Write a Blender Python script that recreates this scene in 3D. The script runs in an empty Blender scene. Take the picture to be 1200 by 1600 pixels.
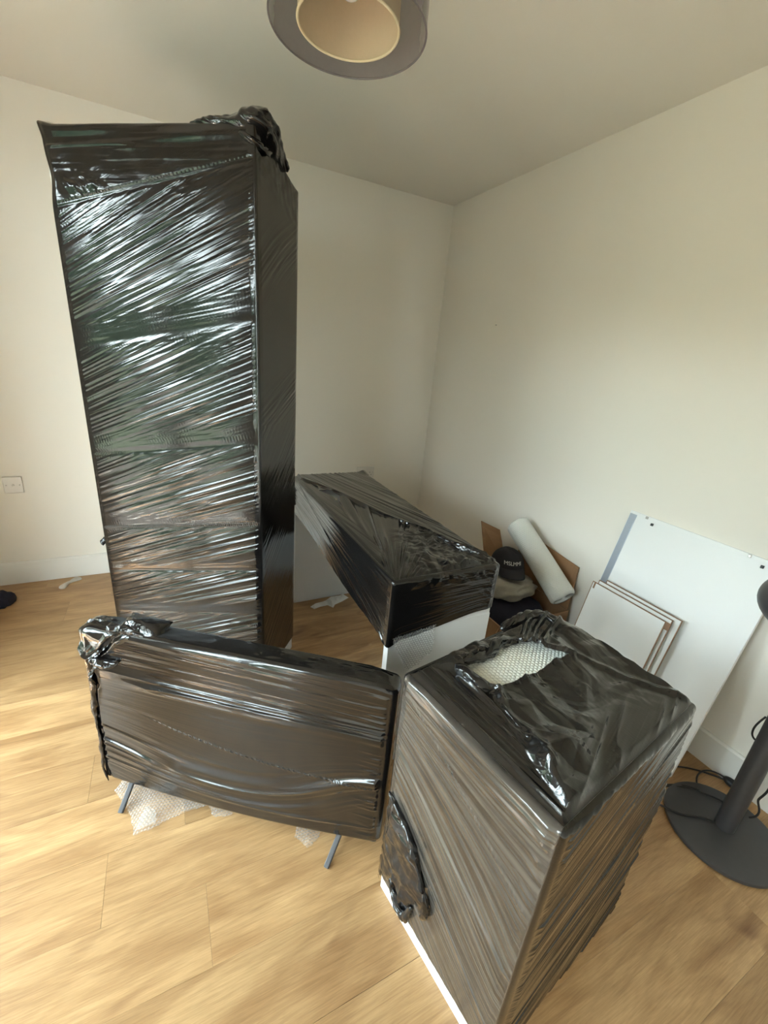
import bpy, bmesh, math, random
import numpy as np
from mathutils import Vector, Matrix

random.seed(7)
S = bpy.context.scene
COL = S.collection
PI = math.pi

# ------------------------------------------------------------------ camera
F_PX, YAW, PITCH, ROLL = 659.76, 0.48607, 0.35061, 0.08969
CAM = Vector((-1.82157, -2.84836, 1.41553))
cyw, syw = math.cos(YAW), math.sin(YAW)
fw = Vector((syw * math.cos(PITCH), cyw * math.cos(PITCH), -math.sin(PITCH)))
r0 = Vector((cyw, -syw, 0.0))
u0 = r0.cross(fw)
rt = math.cos(ROLL) * r0 + math.sin(ROLL) * u0
up = -math.sin(ROLL) * r0 + math.cos(ROLL) * u0
cd = bpy.data.cameras.new('camera')
cd.sensor_fit = 'VERTICAL'
cd.sensor_height = 36.0
cd.lens = F_PX / 1600.0 * 36.0
cd.clip_start = 0.02
cam = bpy.data.objects.new('camera', cd)
COL.objects.link(cam)
cam.matrix_world = Matrix(((rt.x, up.x, -fw.x, CAM.x), (rt.y, up.y, -fw.y, CAM.y),
                           (rt.z, up.z, -fw.z, CAM.z), (0, 0, 0, 1)))
S.camera = cam

# ------------------------------------------------------------------ world, light, exposure
XL, YF, HC = -2.9, -3.35, 2.4            # left wall, front wall, ceiling height
WZ0, WZ1 = 0.0, 2.10
OPEN = [(-1.88, -1.00), (-3.15, -2.20)]    # two glazed door openings in the left wall (y ranges)
W = bpy.data.worlds.new('world')
S.world = W
W.use_nodes = True
nt = W.node_tree
bg = nt.nodes['Background']
tc = nt.nodes.new('ShaderNodeTexCoord')
sx = nt.nodes.new('ShaderNodeSeparateXYZ')
rp = nt.nodes.new('ShaderNodeValToRGB')
nt.links.new(tc.outputs['Generated'], sx.inputs[0])
nt.links.new(sx.outputs['Z'], rp.inputs[0])
rp.color_ramp.elements[0].position = 0.0
rp.color_ramp.elements[0].color = (0.88, 0.97, 1.0, 1)
rp.color_ramp.elements[1].position = 0.7
rp.color_ramp.elements[1].color = (0.70, 0.87, 1.0, 1)
nt.links.new(rp.outputs[0], bg.inputs['Color'])
bg.inputs['Strength'].default_value = 9.0

def portal(name, loc, rot, sx_, sy_):
    l = bpy.data.lights.new(name, 'AREA')
    l.shape = 'RECTANGLE'
    l.size, l.size_y = sx_, sy_
    l.cycles.is_portal = True
    o = bpy.data.objects.new(name, l)
    o.location = loc
    o.rotation_euler = rot
    COL.objects.link(o)
    return o
for wy0, wy1 in OPEN:
    portal('window_portal', (XL - 0.10, (wy0 + wy1) / 2, (WZ0 + WZ1) / 2), (0, -PI / 2, 0), WZ1 - WZ0, wy1 - wy0)

sl = bpy.data.lights.new('sun', 'SUN')
sl.energy = 26.0
sl.angle = math.radians(0.6)
sl.color = (1.0, 0.90, 0.78)
so = bpy.data.objects.new('sun', sl)
so.rotation_euler = Vector((math.cos(math.radians(60)), 0.12, -math.sin(math.radians(60)))).to_track_quat('-Z', 'Y').to_euler()
COL.objects.link(so)

S.view_settings.view_transform = 'Standard'
S.view_settings.look = 'None'
S.view_settings.gamma = 1.0
S.view_settings.use_curve_mapping = False
S.view_settings.exposure = 1.92

# ------------------------------------------------------------------ numpy noise
def _h(xi, yi, s):
    a = (xi.astype(np.int64) * 374761393 + yi.astype(np.int64) * 668265263 + int(s) * 144269504) & 0xffffffff
    a = ((a ^ (a >> 13)) * 1274126177) & 0xffffffff
    return ((a ^ (a >> 16)) & 0xffff) / 65535.0

def vn(x, y, s=0):
    x, y = np.broadcast_arrays(np.asarray(x, float), np.asarray(y, float))
    xi, yi = np.floor(x), np.floor(y)
    fx, fy = x - xi, y - yi
    fx = fx * fx * fx * (fx * (fx * 6 - 15) + 10)
    fy = fy * fy * fy * (fy * (fy * 6 - 15) + 10)
    a, b = _h(xi, yi, s), _h(xi + 1, yi, s)
    c, d = _h(xi, yi + 1, s), _h(xi + 1, yi + 1, s)
    return (a + (b - a) * fx) * (1 - fy) + (c + (d - c) * fx) * fy

def ss(a, b, x):
    t = np.clip((x - a) / (b - a), 0, 1)
    return t * t * (3 - 2 * t)

def ridge(n, p=1.4):
    return (1 - np.abs(2 * n - 1)) ** p

def crumple(x, y, scale, s, n=7):
    """sharp creases and flat facets, like crushed film (about 0..1)"""
    rs = np.random.RandomState(s)
    h = np.zeros(np.broadcast(x, y).shape)
    wx = x + 0.35 * scale * (vn(x / scale * 0.8, y / scale * 0.8, s) - .5)
    wy = y + 0.35 * scale * (vn(x / scale * 0.8 + 9, y / scale * 0.8 + 4, s + 1) - .5)
    tot = 0
    for i in range(n):
        a = rs.uniform(0, PI)
        f = (0.6 + 0.45 * i) / scale
        ph = rs.uniform(0, 9) + 1.3 * vn(wx / scale * .7 + 3 * i, wy / scale * .7, s + 10 + i)
        t = (wx * math.cos(a) + wy * math.sin(a)) * f + ph
        tri = np.abs(2 * (t - np.floor(t)) - 1)
        g = vn(wx / scale * .9 + 5 * i, wy / scale * .9 - 3 * i, s + 40 + i)
        amp = 1.0 / (0.6 + 0.45 * i)
        h += amp * tri * ss(.25, .75, g)
        tot += amp * .5
    return h / tot

def pline_dist(x, y, pts, closed=False):
    best = np.full(np.broadcast(x, y).shape, 1e9)
    n = len(pts)
    for i in range(n if closed else n - 1):
        (ax, ay), (bx, by) = pts[i], pts[(i + 1) % n]
        dx, dy = bx - ax, by - ay
        t = np.clip(((x - ax) * dx + (y - ay) * dy) / (dx * dx + dy * dy + 1e-12), 0, 1)
        best = np.minimum(best, np.hypot(x - ax - t * dx, y - ay - t * dy))
    return best

def inside(x, y, pts):
    r = np.zeros(np.broadcast(x, y).shape, bool)
    n = len(pts)
    for i in range(n):
        (ax, ay), (bx, by) = pts[i], pts[(i + 1) % n]
        if ay == by:
            continue
        c = ((ay > y) != (by > y)) & (x < (bx - ax) * (y - ay) / (by - ay) + ax)
        r ^= c
    return r

# ------------------------------------------------------------------ mesh helpers
def link(name, me, mat=None, parent=None):
    o = bpy.data.objects.new(name, me)
    COL.objects.link(o)
    if mat:
        me.materials.append(mat)
    if parent:
        o.parent = parent
    return o

def np_mesh(name, V, Q, uv=None, smooth=True):
    """V (n,3), Q (m,4) quads"""
    me = bpy.data.meshes.new(name)
    me.vertices.add(len(V))
    me.vertices.foreach_set('co', np.asarray(V, np.float32).ravel())
    me.loops.add(Q.size)
    me.loops.foreach_set('vertex_index', Q.ravel().astype(np.int32))
    me.polygons.add(len(Q))
    me.polygons.foreach_set('loop_start', np.arange(0, Q.size, 4, dtype=np.int32))
    me.polygons.foreach_set('loop_total', np.full(len(Q), 4, np.int32))
    if uv is not None:
        l = me.uv_layers.new(name='grain')
        l.data.foreach_set('uv', np.asarray(uv, np.float32)[Q.ravel()].ravel())
    me.polygons.foreach_set('use_smooth', np.full(len(Q), smooth, bool))
    me.update(calc_edges=True)
    me.validate()
    return me

def grid_quads(n, m, off=0, wrap=False):
    """n columns (s) by m rows (t); index = i*m + j"""
    i = np.arange(n if wrap else n - 1)
    j = np.arange(m - 1)
    I, J = np.meshgrid(i, j, indexing='ij')
    I2 = (I + 1) % n
    a, b, c, d = I * m + J, I2 * m + J, I2 * m + J + 1, I * m + J + 1
    return np.stack([a, b, c, d], -1).reshape(-1, 4) + off

def bm_obj(name, bm, mat, parent=None, smooth=False):
    me = bpy.data.meshes.new(name)
    bm.normal_update()
    bm.to_mesh(me)
    bm.free()
    if smooth:
        me.polygons.foreach_set('use_smooth', np.full(len(me.polygons), True, bool))
    return link(name, me, mat, parent)

def add_box(bm, c, d, rotz=0.0, bevel=0.0, M=None, seg=2):
    m = Matrix.Translation(c) @ Matrix.Rotation(rotz, 4, 'Z') @ Matrix.Diagonal((d[0], d[1], d[2], 1))
    if M is not None:
        m = M @ m
    r = bmesh.ops.create_cube(bm, size=1.0, matrix=m)
    if bevel > 0:
        es = {e for v in r['verts'] for e in v.link_edges}
        bmesh.ops.bevel(bm, geom=list(es), offset=bevel, segments=seg, affect='EDGES', profile=0.5)

def box(name, c, d, mat, parent=None, rotz=0.0, bevel=0.002, M=None, seg=2):
    bm = bmesh.new()
    add_box(bm, c, d, rotz, bevel, M, seg)
    return bm_obj(name, bm, mat, parent)

def lathe(name, prof, mat, parent=None, n=48, M=None, closed=False):
    P = np.array(prof, float)
    a = np.linspace(0, 2 * PI, n, endpoint=False)
    V = np.stack([P[None, :, 0] * np.cos(a)[:, None], P[None, :, 0] * np.sin(a)[:, None],
                  np.broadcast_to(P[None, :, 1], (n, len(P)))], -1).reshape(-1, 3)
    Q = grid_quads(n, len(P), wrap=True)
    me = np_mesh(name, V, Q)
    if M is not None:
        me.transform(M)
    o = link(name, me, mat, parent)
    me.set_sharp_from_angle(angle=math.radians(40))
    return o

def tube(name, pts, r, mat, parent=None, res=8, cyclic=False):
    cu = bpy.data.curves.new(name, 'CURVE')
    cu.dimensions = '3D'
    sp = cu.splines.new('NURBS')
    sp.points.add(len(pts) - 1)
    for q, pt in zip(sp.points, pts):
        q.co = (*pt, 1)
    sp.order_u = 4
    sp.use_endpoint_u = True
    sp.use_cyclic_u = cyclic
    cu.bevel_depth = r
    cu.bevel_resolution = 3
    cu.resolution_u = res
    cu.use_fill_caps = True
    t = bpy.data.objects.new('tmp', cu)
    COL.objects.link(t)
    dg = bpy.context.evaluated_depsgraph_get()
    me = bpy.data.meshes.new_from_object(t.evaluated_get(dg))
    bpy.data.objects.remove(t)
    bpy.data.curves.remove(cu)
    me.name = name
    me.polygons.foreach_set('use_smooth', np.full(len(me.polygons), True, bool))
    me.materials.clear()
    return link(name, me, mat, parent)

def thing(name, label, cat, loc=(0, 0, 0), rotz=0.0, group=None):
    o = bpy.data.objects.new(name, None)
    COL.objects.link(o)
    o.location = loc
    o.rotation_euler = (0, 0, rotz)
    o.empty_display_size = 0.05
    o['label'] = label
    o['category'] = cat
    if group:
        o['group'] = group
    return o

def tag(o, label, cat, group=None):
    o['label'] = label
    o['category'] = cat
    if group:
        o['group'] = group
    return o

def struct(o):
    o['kind'] = 'structure'
    return o

# ------------------------------------------------------------------ materials
def mat(name, col, rough=0.5, **kw):
    m = bpy.data.materials.new(name)
    m.use_nodes = True
    b = m.node_tree.nodes['Principled BSDF']
    b.inputs['Base Color'].default_value = (*col, 1)
    b.inputs['Roughness'].default_value = rough
    for k, v in kw.items():
        b.inputs[k.replace('_', ' ')].default_value = v
    return m

def noise_mat(name, c1, c2, scale, rough=0.6, bump=0.0, bscale=None, stretch=None, detail=4, **kw):
    m = mat(name, c1, rough, **kw)
    n = m.node_tree.nodes
    L = m.node_tree.links
    b = n['Principled BSDF']
    t = n.new('ShaderNodeTexCoord')
    src = t.outputs['Object']
    if stretch:
        mp = n.new('ShaderNodeMapping')
        mp.inputs['Scale'].default_value = stretch
        L.new(src, mp.inputs[0])
        src = mp.outputs[0]
    x = n.new('ShaderNodeTexNoise')
    x.inputs['Scale'].default_value = scale
    x.inputs['Detail'].default_value = detail
    L.new(src, x.inputs['Vector'])
    r = n.new('ShaderNodeMix')
    r.data_type = 'RGBA'
    r.inputs['A'].default_value = (*c1, 1)
    r.inputs['B'].default_value = (*c2, 1)
    L.new(x.outputs['Fac'], r.inputs['Factor'])
    L.new(r.outputs['Result'], b.inputs['Base Color'])
    if bump:
        y = n.new('ShaderNodeTexNoise')
        y.inputs['Scale'].default_value = bscale or scale
        y.inputs['Detail'].default_value = 3
        L.new(src, y.inputs['Vector'])
        bp = n.new('ShaderNodeBump')
        bp.inputs['Strength'].default_value = bump
        bp.inputs['Distance'].default_value = 0.002
        L.new(y.outputs['Fac'], bp.inputs['Height'])
        L.new(bp.outputs[0], b.inputs['Normal'])
    return m

M_WALL = noise_mat('wall_paint', (0.84, 0.795, 0.715), (0.82, 0.775, 0.695), 1.5, 0.75, bump=0.06, bscale=220)
M_CEIL = noise_mat('ceiling_paint', (0.82, 0.78, 0.705), (0.80, 0.76, 0.685), 1.2, 0.85, bump=0.05, bscale=200)
M_TRIM = mat('white_gloss_trim', (0.82, 0.80, 0.75), 0.38)
M_PVC = mat('white_pvc', (0.85, 0.86, 0.86), 0.3)
M_WHITE = noise_mat('white_melamine', (0.84, 0.85, 0.84), (0.81, 0.82, 0.81), 3, 0.35)
M_RAW = noise_mat('raw_board_edge', (0.30, 0.19, 0.12), (0.22, 0.13, 0.08), 60, 0.8)
M_ALU = noise_mat('brushed_aluminium', (0.46, 0.50, 0.56), (0.40, 0.44, 0.50), 40, 0.38, stretch=(1, 1, 20), Metallic=0.8)
M_DKMETAL = noise_mat('dark_grey_powder_coat', (0.060, 0.056, 0.058), (0.050, 0.047, 0.049), 60, 0.42, bump=0.05, bscale=500)
M_BLACK = mat('black_plastic', (0.012, 0.012, 0.013), 0.4)
M_CORD = mat('black_cable', (0.014, 0.012, 0.012), 0.45)
M_SOCKET = mat('socket_plastic', (0.72, 0.69, 0.64), 0.3)
M_SCREW = mat('screw_steel', (0.45, 0.43, 0.40), 0.35, Metallic=0.9)
M_DARKHOLE = mat('socket_slots', (0.03, 0.03, 0.03), 0.6)
M_CARD = noise_mat('corrugated_card', (0.36, 0.20, 0.10), (0.29, 0.16, 0.08), 12, 0.8, bump=0.12, bscale=60, stretch=(1, 8, 1))
M_NAVY = noise_mat('navy_cloth', (0.010, 0.010, 0.022), (0.016, 0.015, 0.03), 40, 0.9, bump=0.3, bscale=300)
M_CAP = noise_mat('black_cap_cloth', (0.012, 0.011, 0.015), (0.018, 0.016, 0.021), 60, 0.85, bump=0.3, bscale=500)
M_FLEECE = noise_mat('grey_fleece', (0.36, 0.33, 0.28), (0.26, 0.24, 0.20), 70, 0.95, bump=0.8, bscale=160)
M_BLUE = noise_mat('blue_cloth', (0.035, 0.10, 0.19), (0.05, 0.13, 0.23), 50, 0.9, bump=0.3, bscale=300)
M_GREYCLOTH = noise_mat('taupe_cloth', (0.17, 0.14, 0.12), (0.13, 0.11, 0.09), 50, 0.9, bump=0.3, bscale=300)
M_ORANGE = mat('orange_strap', (0.62, 0.10, 0.02), 0.6)
M_LETTER = mat('pale_embroidery', (0.62, 0.60, 0.58), 0.8)
M_PAPER = noise_mat('white_tissue', (0.80, 0.78, 0.74), (0.74, 0.72, 0.68), 30, 0.8, bump=0.2, bscale=120)
M_INSOLE = noise_mat('grey_white_foam', (0.62, 0.57, 0.50), (0.52, 0.47, 0.41), 40, 0.8, bump=0.3, bscale=150)
M_SHADE_IN = noise_mat('cream_shade_fabric', (0.66, 0.52, 0.36), (0.62, 0.48, 0.33), 120, 0.8, bump=0.1, bscale=300)
M_SHADE_RIM = mat('cream_rim', (0.76, 0.64, 0.44), 0.6)
M_BULB = mat('opal_bulb', (0.86, 0.84, 0.82), 0.25)
M_WIRE = mat('shade_wire', (0.10, 0.09, 0.09), 0.4, Metallic=0.6)
M_GRASS = noise_mat('lawn_grass', (0.018, 0.030, 0.010), (0.035, 0.050, 0.02), 6, 0.9)
M_HEDGE = noise_mat('hedge_leaves', (0.012, 0.024, 0.009), (0.035, 0.055, 0.022), 9, 0.8, bump=1.0, bscale=14)
M_STONE = noise_mat('dark_decking', (0.060, 0.050, 0.042), (0.045, 0.038, 0.033), 5, 0.9)

def glass_mat():
    m = bpy.data.materials.new('clear_glass')
    m.use_nodes = True
    n = m.node_tree.nodes
    L = m.node_tree.links
    n.clear()
    o = n.new('ShaderNodeOutputMaterial')
    mx = n.new('ShaderNodeMixShader')
    t = n.new('ShaderNodeBsdfTransparent')
    t.inputs[0].default_value = (0.95, 0.97, 0.96, 1)
    g = n.new('ShaderNodeBsdfGlossy')
    g.inputs['Roughness'].default_value = 0.0
    lw = n.new('ShaderNodeLayerWeight')     # Schlick reflectance, the same from both sides of the pane
    lw.inputs[0].default_value = 0.5
    pw = n.new('ShaderNodeMath')
    pw.operation = 'POWER'
    pw.inputs[1].default_value = 5.0
    L.new(lw.outputs['Facing'], pw.inputs[0])
    ma = n.new('ShaderNodeMath')
    ma.operation = 'MULTIPLY_ADD'
    ma.inputs[1].default_value = 0.96
    ma.inputs[2].default_value = 0.04
    L.new(pw.outputs[0], ma.inputs[0])
    L.new(ma.outputs[0], mx.inputs[0])
    L.new(t.outputs[0], mx.inputs[1])
    L.new(g.outputs[0], mx.inputs[2])
    L.new(mx.outputs[0], o.inputs[0])
    return m
M_GLASS = glass_mat()

def organza_mat():
    """thin grey see-through shade fabric with a slight sheen"""
    m = mat('grey_organza', (0.215, 0.180, 0.192), 0.18)
    n = m.node_tree.nodes
    L = m.node_tree.links
    b = n['Principled BSDF']
    tc_ = n.new('ShaderNodeTexCoord')
    w = n.new('ShaderNodeTexNoise')
    w.inputs['Scale'].default_value = 60
    L.new(tc_.outputs['Object'], w.inputs['Vector'])
    mr = n.new('ShaderNodeMapRange')
    mr.inputs['To Min'].default_value = 0.72
    mr.inputs['To Max'].default_value = 0.80
    L.new(w.outputs['Fac'], mr.inputs[0])
    L.new(mr.outputs[0], b.inputs['Alpha'])
    return m
M_ORGANZA = organza_mat()

def film_mat(name, base=(0.007, 0.0062, 0.0060), rough=0.17, coat=1.0, crough=0.035, bump=0.16, ior=1.5, thin=(0.092, 0.081, 0.070)):
    """black stretch film; the 'grain' UV runs (along the pull, across it) in metres"""
    m = mat(name, base, rough)
    n = m.node_tree.nodes
    L = m.node_tree.links
    b = n['Principled BSDF']
    b.inputs['IOR'].default_value = ior
    b.inputs['Specular IOR Level'].default_value = 0.22
    b.inputs['Coat Weight'].default_value = coat
    b.inputs['Coat Roughness'].default_value = crough
    b.inputs['Coat IOR'].default_value = 1.44
    uv = n.new('ShaderNodeUVMap')
    uv.uv_map = 'grain'
    mp = n.new('ShaderNodeMapping')
    mp.inputs['Scale'].default_value = (9, 330, 1)
    L.new(uv.outputs[0], mp.inputs[0])
    x = n.new('ShaderNodeTexNoise')
    x.inputs['Scale'].default_value = 1.0
    x.inputs['Detail'].default_value = 3
    x.inputs['Roughness'].default_value = 0.6
    L.new(mp.outputs[0], x.inputs['Vector'])
    mp2 = n.new('ShaderNodeMapping')
    mp2.inputs['Scale'].default_value = (130, 260, 1)
    L.new(uv.outputs[0], mp2.inputs[0])
    y = n.new('ShaderNodeTexNoise')
    y.inputs['Scale'].default_value = 1.0
    y.inputs['Detail'].default_value = 2
    L.new(mp2.outputs[0], y.inputs['Vector'])
    ad = n.new('ShaderNodeMath')
    ad.operation = 'MULTIPLY_ADD'
    ad.inputs[1].default_value = 0.35
    L.new(y.outputs['Fac'], ad.inputs[0])
    L.new(x.outputs['Fac'], ad.inputs[2])
    bp = n.new('ShaderNodeBump')
    bp.inputs['Strength'].default_value = bump
    bp.inputs['Distance'].default_value = 0.0012
    L.new(ad.outputs[0], bp.inputs['Height'])
    L.new(bp.outputs[0], b.inputs['Normal'])
    L.new(bp.outputs[0], b.inputs['Coat Normal'])
    # where the film is stretched thin over the white carcass it goes smoky brown
    at = n.new('ShaderNodeAttribute')
    at.attribute_name = 'thin'
    mp3 = n.new('ShaderNodeMapping')
    mp3.inputs['Scale'].default_value = (3.0, 85, 1)
    L.new(uv.outputs[0], mp3.inputs[0])
    w = n.new('ShaderNodeTexNoise')
    w.inputs['Scale'].default_value = 1.0
    w.inputs['Detail'].default_value = 4
    L.new(mp3.outputs[0], w.inputs['Vector'])
    wr = n.new('ShaderNodeMapRange')
    wr.inputs['From Min'].default_value = 0.30
    wr.inputs['From Max'].default_value = 0.62
    L.new(w.outputs['Fac'], wr.inputs[0])
    tm = n.new('ShaderNodeMath')
    tm.operation = 'MULTIPLY'
    L.new(wr.outputs[0], tm.inputs[0])
    L.new(at.outputs['Fac'], tm.inputs[1])
    bc = n.new('ShaderNodeMix')
    bc.data_type = 'RGBA'
    bc.inputs['A'].default_value = (*base, 1)
    bc.inputs['B'].default_value = (*thin, 1)
    L.new(tm.outputs[0], bc.inputs['Factor'])
    L.new(bc.outputs['Result'], b.inputs['Base Color'])
    mr = n.new('ShaderNodeMapRange')
    mr.inputs['To Min'].default_value = rough * 0.65
    mr.inputs['To Max'].default_value = rough * 1.35
    L.new(x.outputs['Fac'], mr.inputs[0])
    L.new(mr.outputs[0], b.inputs['Roughness'])
    return m
M_FILM = film_mat('black_stretch_film')
M_FILM_SHINY = film_mat('crumpled_stretch_film', base=(0.006, 0.0052, 0.0056), rough=0.16, coat=1.0, crough=0.04, bump=0.10)

def bubble_mat(name, alpha, base=(0.80, 0.82, 0.76)):
    m = bpy.data.materials.new(name)
    m.use_nodes = True
    n = m.node_tree.nodes
    L = m.node_tree.links
    b = n['Principled BSDF']
    b.inputs['Base Color'].default_value = (*base, 1)
    b.inputs['Roughness'].default_value = 0.22
    b.inputs['Alpha'].default_value = alpha
    b.inputs['Coat Weight'].default_value = 0.4
    b.inputs['Coat Roughness'].default_value = 0.1
    return m
M_BUBBLE = bubble_mat('bubble_wrap_sheet', 0.92)

def bubble_clear_mat():
    """one clear layer: see-through flat, whiter where a bubble turns edge-on"""
    m = bpy.data.materials.new('bubble_wrap_single_layer')
    m.use_nodes = True
    n = m.node_tree.nodes
    L = m.node_tree.links
    b = n['Principled BSDF']
    b.inputs['Base Color'].default_value = (0.92, 0.92, 0.90, 1)
    b.inputs['Roughness'].default_value = 0.12
    lw = n.new('ShaderNodeLayerWeight')
    lw.inputs[0].default_value = 0.35
    mr = n.new('ShaderNodeMapRange')
    mr.inputs['To Min'].default_value = 0.10
    mr.inputs['To Max'].default_value = 0.85
    L.new(lw.outputs['Facing'], mr.inputs[0])
    L.new(mr.outputs[0], b.inputs['Alpha'])
    return m
M_BUBBLE_THIN = bubble_clear_mat()
M_BUBBLE_ROLL = bubble_mat('bubble_wrap_roll', 1.0, (0.70, 0.71, 0.67))

def oak_mat():
    m = mat('oak_laminate', (0.5, 0.3, 0.14), 0.36)
    n = m.node_tree.nodes
    L = m.node_tree.links
    b = n['Principled BSDF']
    t = n.new('ShaderNodeTexCoord')
    oi = n.new('ShaderNodeObjectInfo')
    ofs = n.new('ShaderNodeVectorMath')
    ofs.operation = 'SCALE'
    cmb = n.new('ShaderNodeCombineXYZ')
    for k, v in enumerate((37.0, 61.0, 17.0)):
        mu = n.new('ShaderNodeMath')
        mu.operation = 'MULTIPLY'
        mu.inputs[1].default_value = v
        L.new(oi.outputs['Random'], mu.inputs[0])
        L.new(mu.outputs[0], cmb.inputs[k])
    add = n.new('ShaderNodeVectorMath')
    add.operation = 'ADD'
    L.new(t.outputs['Object'], add.inputs[0])
    L.new(cmb.outputs[0], add.inputs[1])

    def noise(scale, stretch, detail=4, dist=0.0, rough=0.55):
        mp = n.new('ShaderNodeMapping')
        mp.inputs['Scale'].default_value = stretch
        L.new(add.outputs[0], mp.inputs[0])
        x = n.new('ShaderNodeTexNoise')
        x.inputs['Scale'].default_value = scale
        x.inputs['Detail'].default_value = detail
        x.inputs['Distortion'].default_value = dist
        x.inputs['Roughness'].default_value = rough
        L.new(mp.outputs[0], x.inputs['Vector'])
        return x.outputs['Fac']
    big = noise(3.0, (0.9, 4.5, 1), 3, 0.8)
    # contour lines of a stretched noise give cathedral grain
    ct = noise(1.9, (0.55, 5.5, 1), 1, 0.25)
    mul = n.new('ShaderNodeMath')
    mul.operation = 'MULTIPLY'
    mul.inputs[1].default_value = 17.0
    L.new(ct, mul.inputs[0])
    fr = n.new('ShaderNodeMath')
    fr.operation = 'PINGPONG'
    fr.inputs[1].default_value = 1.0
    L.new(mul.outputs[0], fr.inputs[0])
    fine = noise(10.0, (1.3, 30.0, 1), 6, 0.35, 0.7)
    r1 = n.new('ShaderNodeValToRGB')
    r1.color_ramp.elements[0].position = 0.30
    r1.color_ramp.elements[0].color = (0.325, 0.182, 0.078, 1)
    r1.color_ramp.elements[1].position = 0.68
    r1.color_ramp.elements[1].color = (0.51, 0.322, 0.154, 1)
    L.new(big, r1.inputs[0])
    mx = n.new('ShaderNodeMix')
    mx.data_type = 'RGBA'
    mx.blend_type = 'MULTIPLY'
    r2 = n.new('ShaderNodeValToRGB')
    r2.color_ramp.elements[0].position = 0.25
    r2.color_ramp.elements[0].color = (0.70, 0.65, 0.60, 1)
    r2.color_ramp.elements[1].position = 0.7
    r2.color_ramp.elements[1].color = (1.12, 1.12, 1.12, 1)
    L.new(fine, r2.inputs[0])
    mx.inputs['Factor'].default_value = 1.0
    L.new(r1.outputs[0], mx.inputs['A'])
    L.new(r2.outputs[0], mx.inputs['B'])
    mx2 = n.new('ShaderNodeMix')
    mx2.data_type = 'RGBA'
    mx2.blend_type = 'MULTIPLY'
    r3 = n.new('ShaderNodeValToRGB')
    r3.color_ramp.elements[0].position = 0.0
    r3.color_ramp.elements[0].color = (0.76, 0.72, 0.69, 1)
    r3.color_ramp.elements[1].position = 0.45
    r3.color_ramp.elements[1].color = (1, 1, 1, 1)
    L.new(fr.outputs[0], r3.inputs[0])
    mx2.inputs['Factor'].default_value = 0.42
    L.new(mx.outputs['Result'], mx2.inputs['A'])
    L.new(r3.outputs[0], mx2.inputs['B'])
    # dark knots here and there
    kn = noise(1.0, (3.2, 9.0, 1), 2, 0.6)
    r4 = n.new('ShaderNodeValToRGB')
    r4.color_ramp.elements[0].position = 0.62
    r4.color_ramp.elements[0].color = (1, 1, 1, 1)
    r4.color_ramp.elements[1].position = 0.76
    r4.color_ramp.elements[1].color = (0.58, 0.50, 0.47, 1)
    L.new(kn, r4.inputs[0])
    mx3 = n.new('ShaderNodeMix')
    mx3.data_type = 'RGBA'
    mx3.blend_type = 'MULTIPLY'
    mx3.inputs['Factor'].default_value = 1.0
    L.new(mx2.outputs['Result'], mx3.inputs['A'])
    L.new(r4.outputs[0], mx3.inputs['B'])
    # each plank a little lighter or darker
    hv = n.new('ShaderNodeHueSaturation')
    mr = n.new('ShaderNodeMapRange')
    mr.inputs['To Min'].default_value = 0.90
    mr.inputs['To Max'].default_value = 1.14
    L.new(oi.outputs['Random'], mr.inputs[0])
    L.new(mr.outputs[0], hv.inputs['Value'])
    L.new(mx3.outputs['Result'], hv.inputs['Color'])
    L.new(hv.outputs[0], b.inputs['Base Color'])
    bp = n.new('ShaderNodeBump')
    bp.inputs['Strength'].default_value = 0.08
    bp.inputs['Distance'].default_value = 0.001
    L.new(fine, bp.inputs['Height'])
    L.new(bp.outputs[0], b.inputs['Normal'])
    return m
M_OAK = oak_mat()
M_FLOORBASE = mat('underlay', (0.10, 0.07, 0.05), 0.9)

# ------------------------------------------------------------------ room shell
T = 0.12
floor = struct(box('floor', ((XL) / 2, YF / 2, -0.03), (-XL + 2 * T, -YF + 2 * T, 0.04), M_FLOORBASE, bevel=0))
struct(box('ceiling', (XL / 2, YF / 2, HC + 0.05), (-XL + 2 * T, -YF + 2 * T, 0.10), M_CEIL, bevel=0))
wall_back = struct(box('wall_back', (XL / 2, T / 2, HC / 2), (-XL + 2 * T, T, HC), M_WALL, bevel=0))
wall_right = struct(box('wall_right', (T / 2, YF / 2, HC / 2), (T, -YF, HC), M_WALL, bevel=0))
struct(box('wall_front', (XL / 2, YF - T / 2, HC / 2), (-XL + 2 * T, T, HC), M_WALL, bevel=0))
bm = bmesh.new()
for ya_, yb_ in ((OPEN[0][1], 0.0), (OPEN[1][1], OPEN[0][0]), (YF, OPEN[1][0])):
    add_box(bm, (XL - T / 2, (ya_ + yb_) / 2, HC / 2), (T, yb_ - ya_, HC))
for ya_, yb_ in OPEN:
    add_box(bm, (XL - T / 2, (ya_ + yb_) / 2, (WZ1 + HC) / 2), (T, yb_ - ya_, HC - WZ1))
struct(bm_obj('wall_left', bm, M_WALL))

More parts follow.
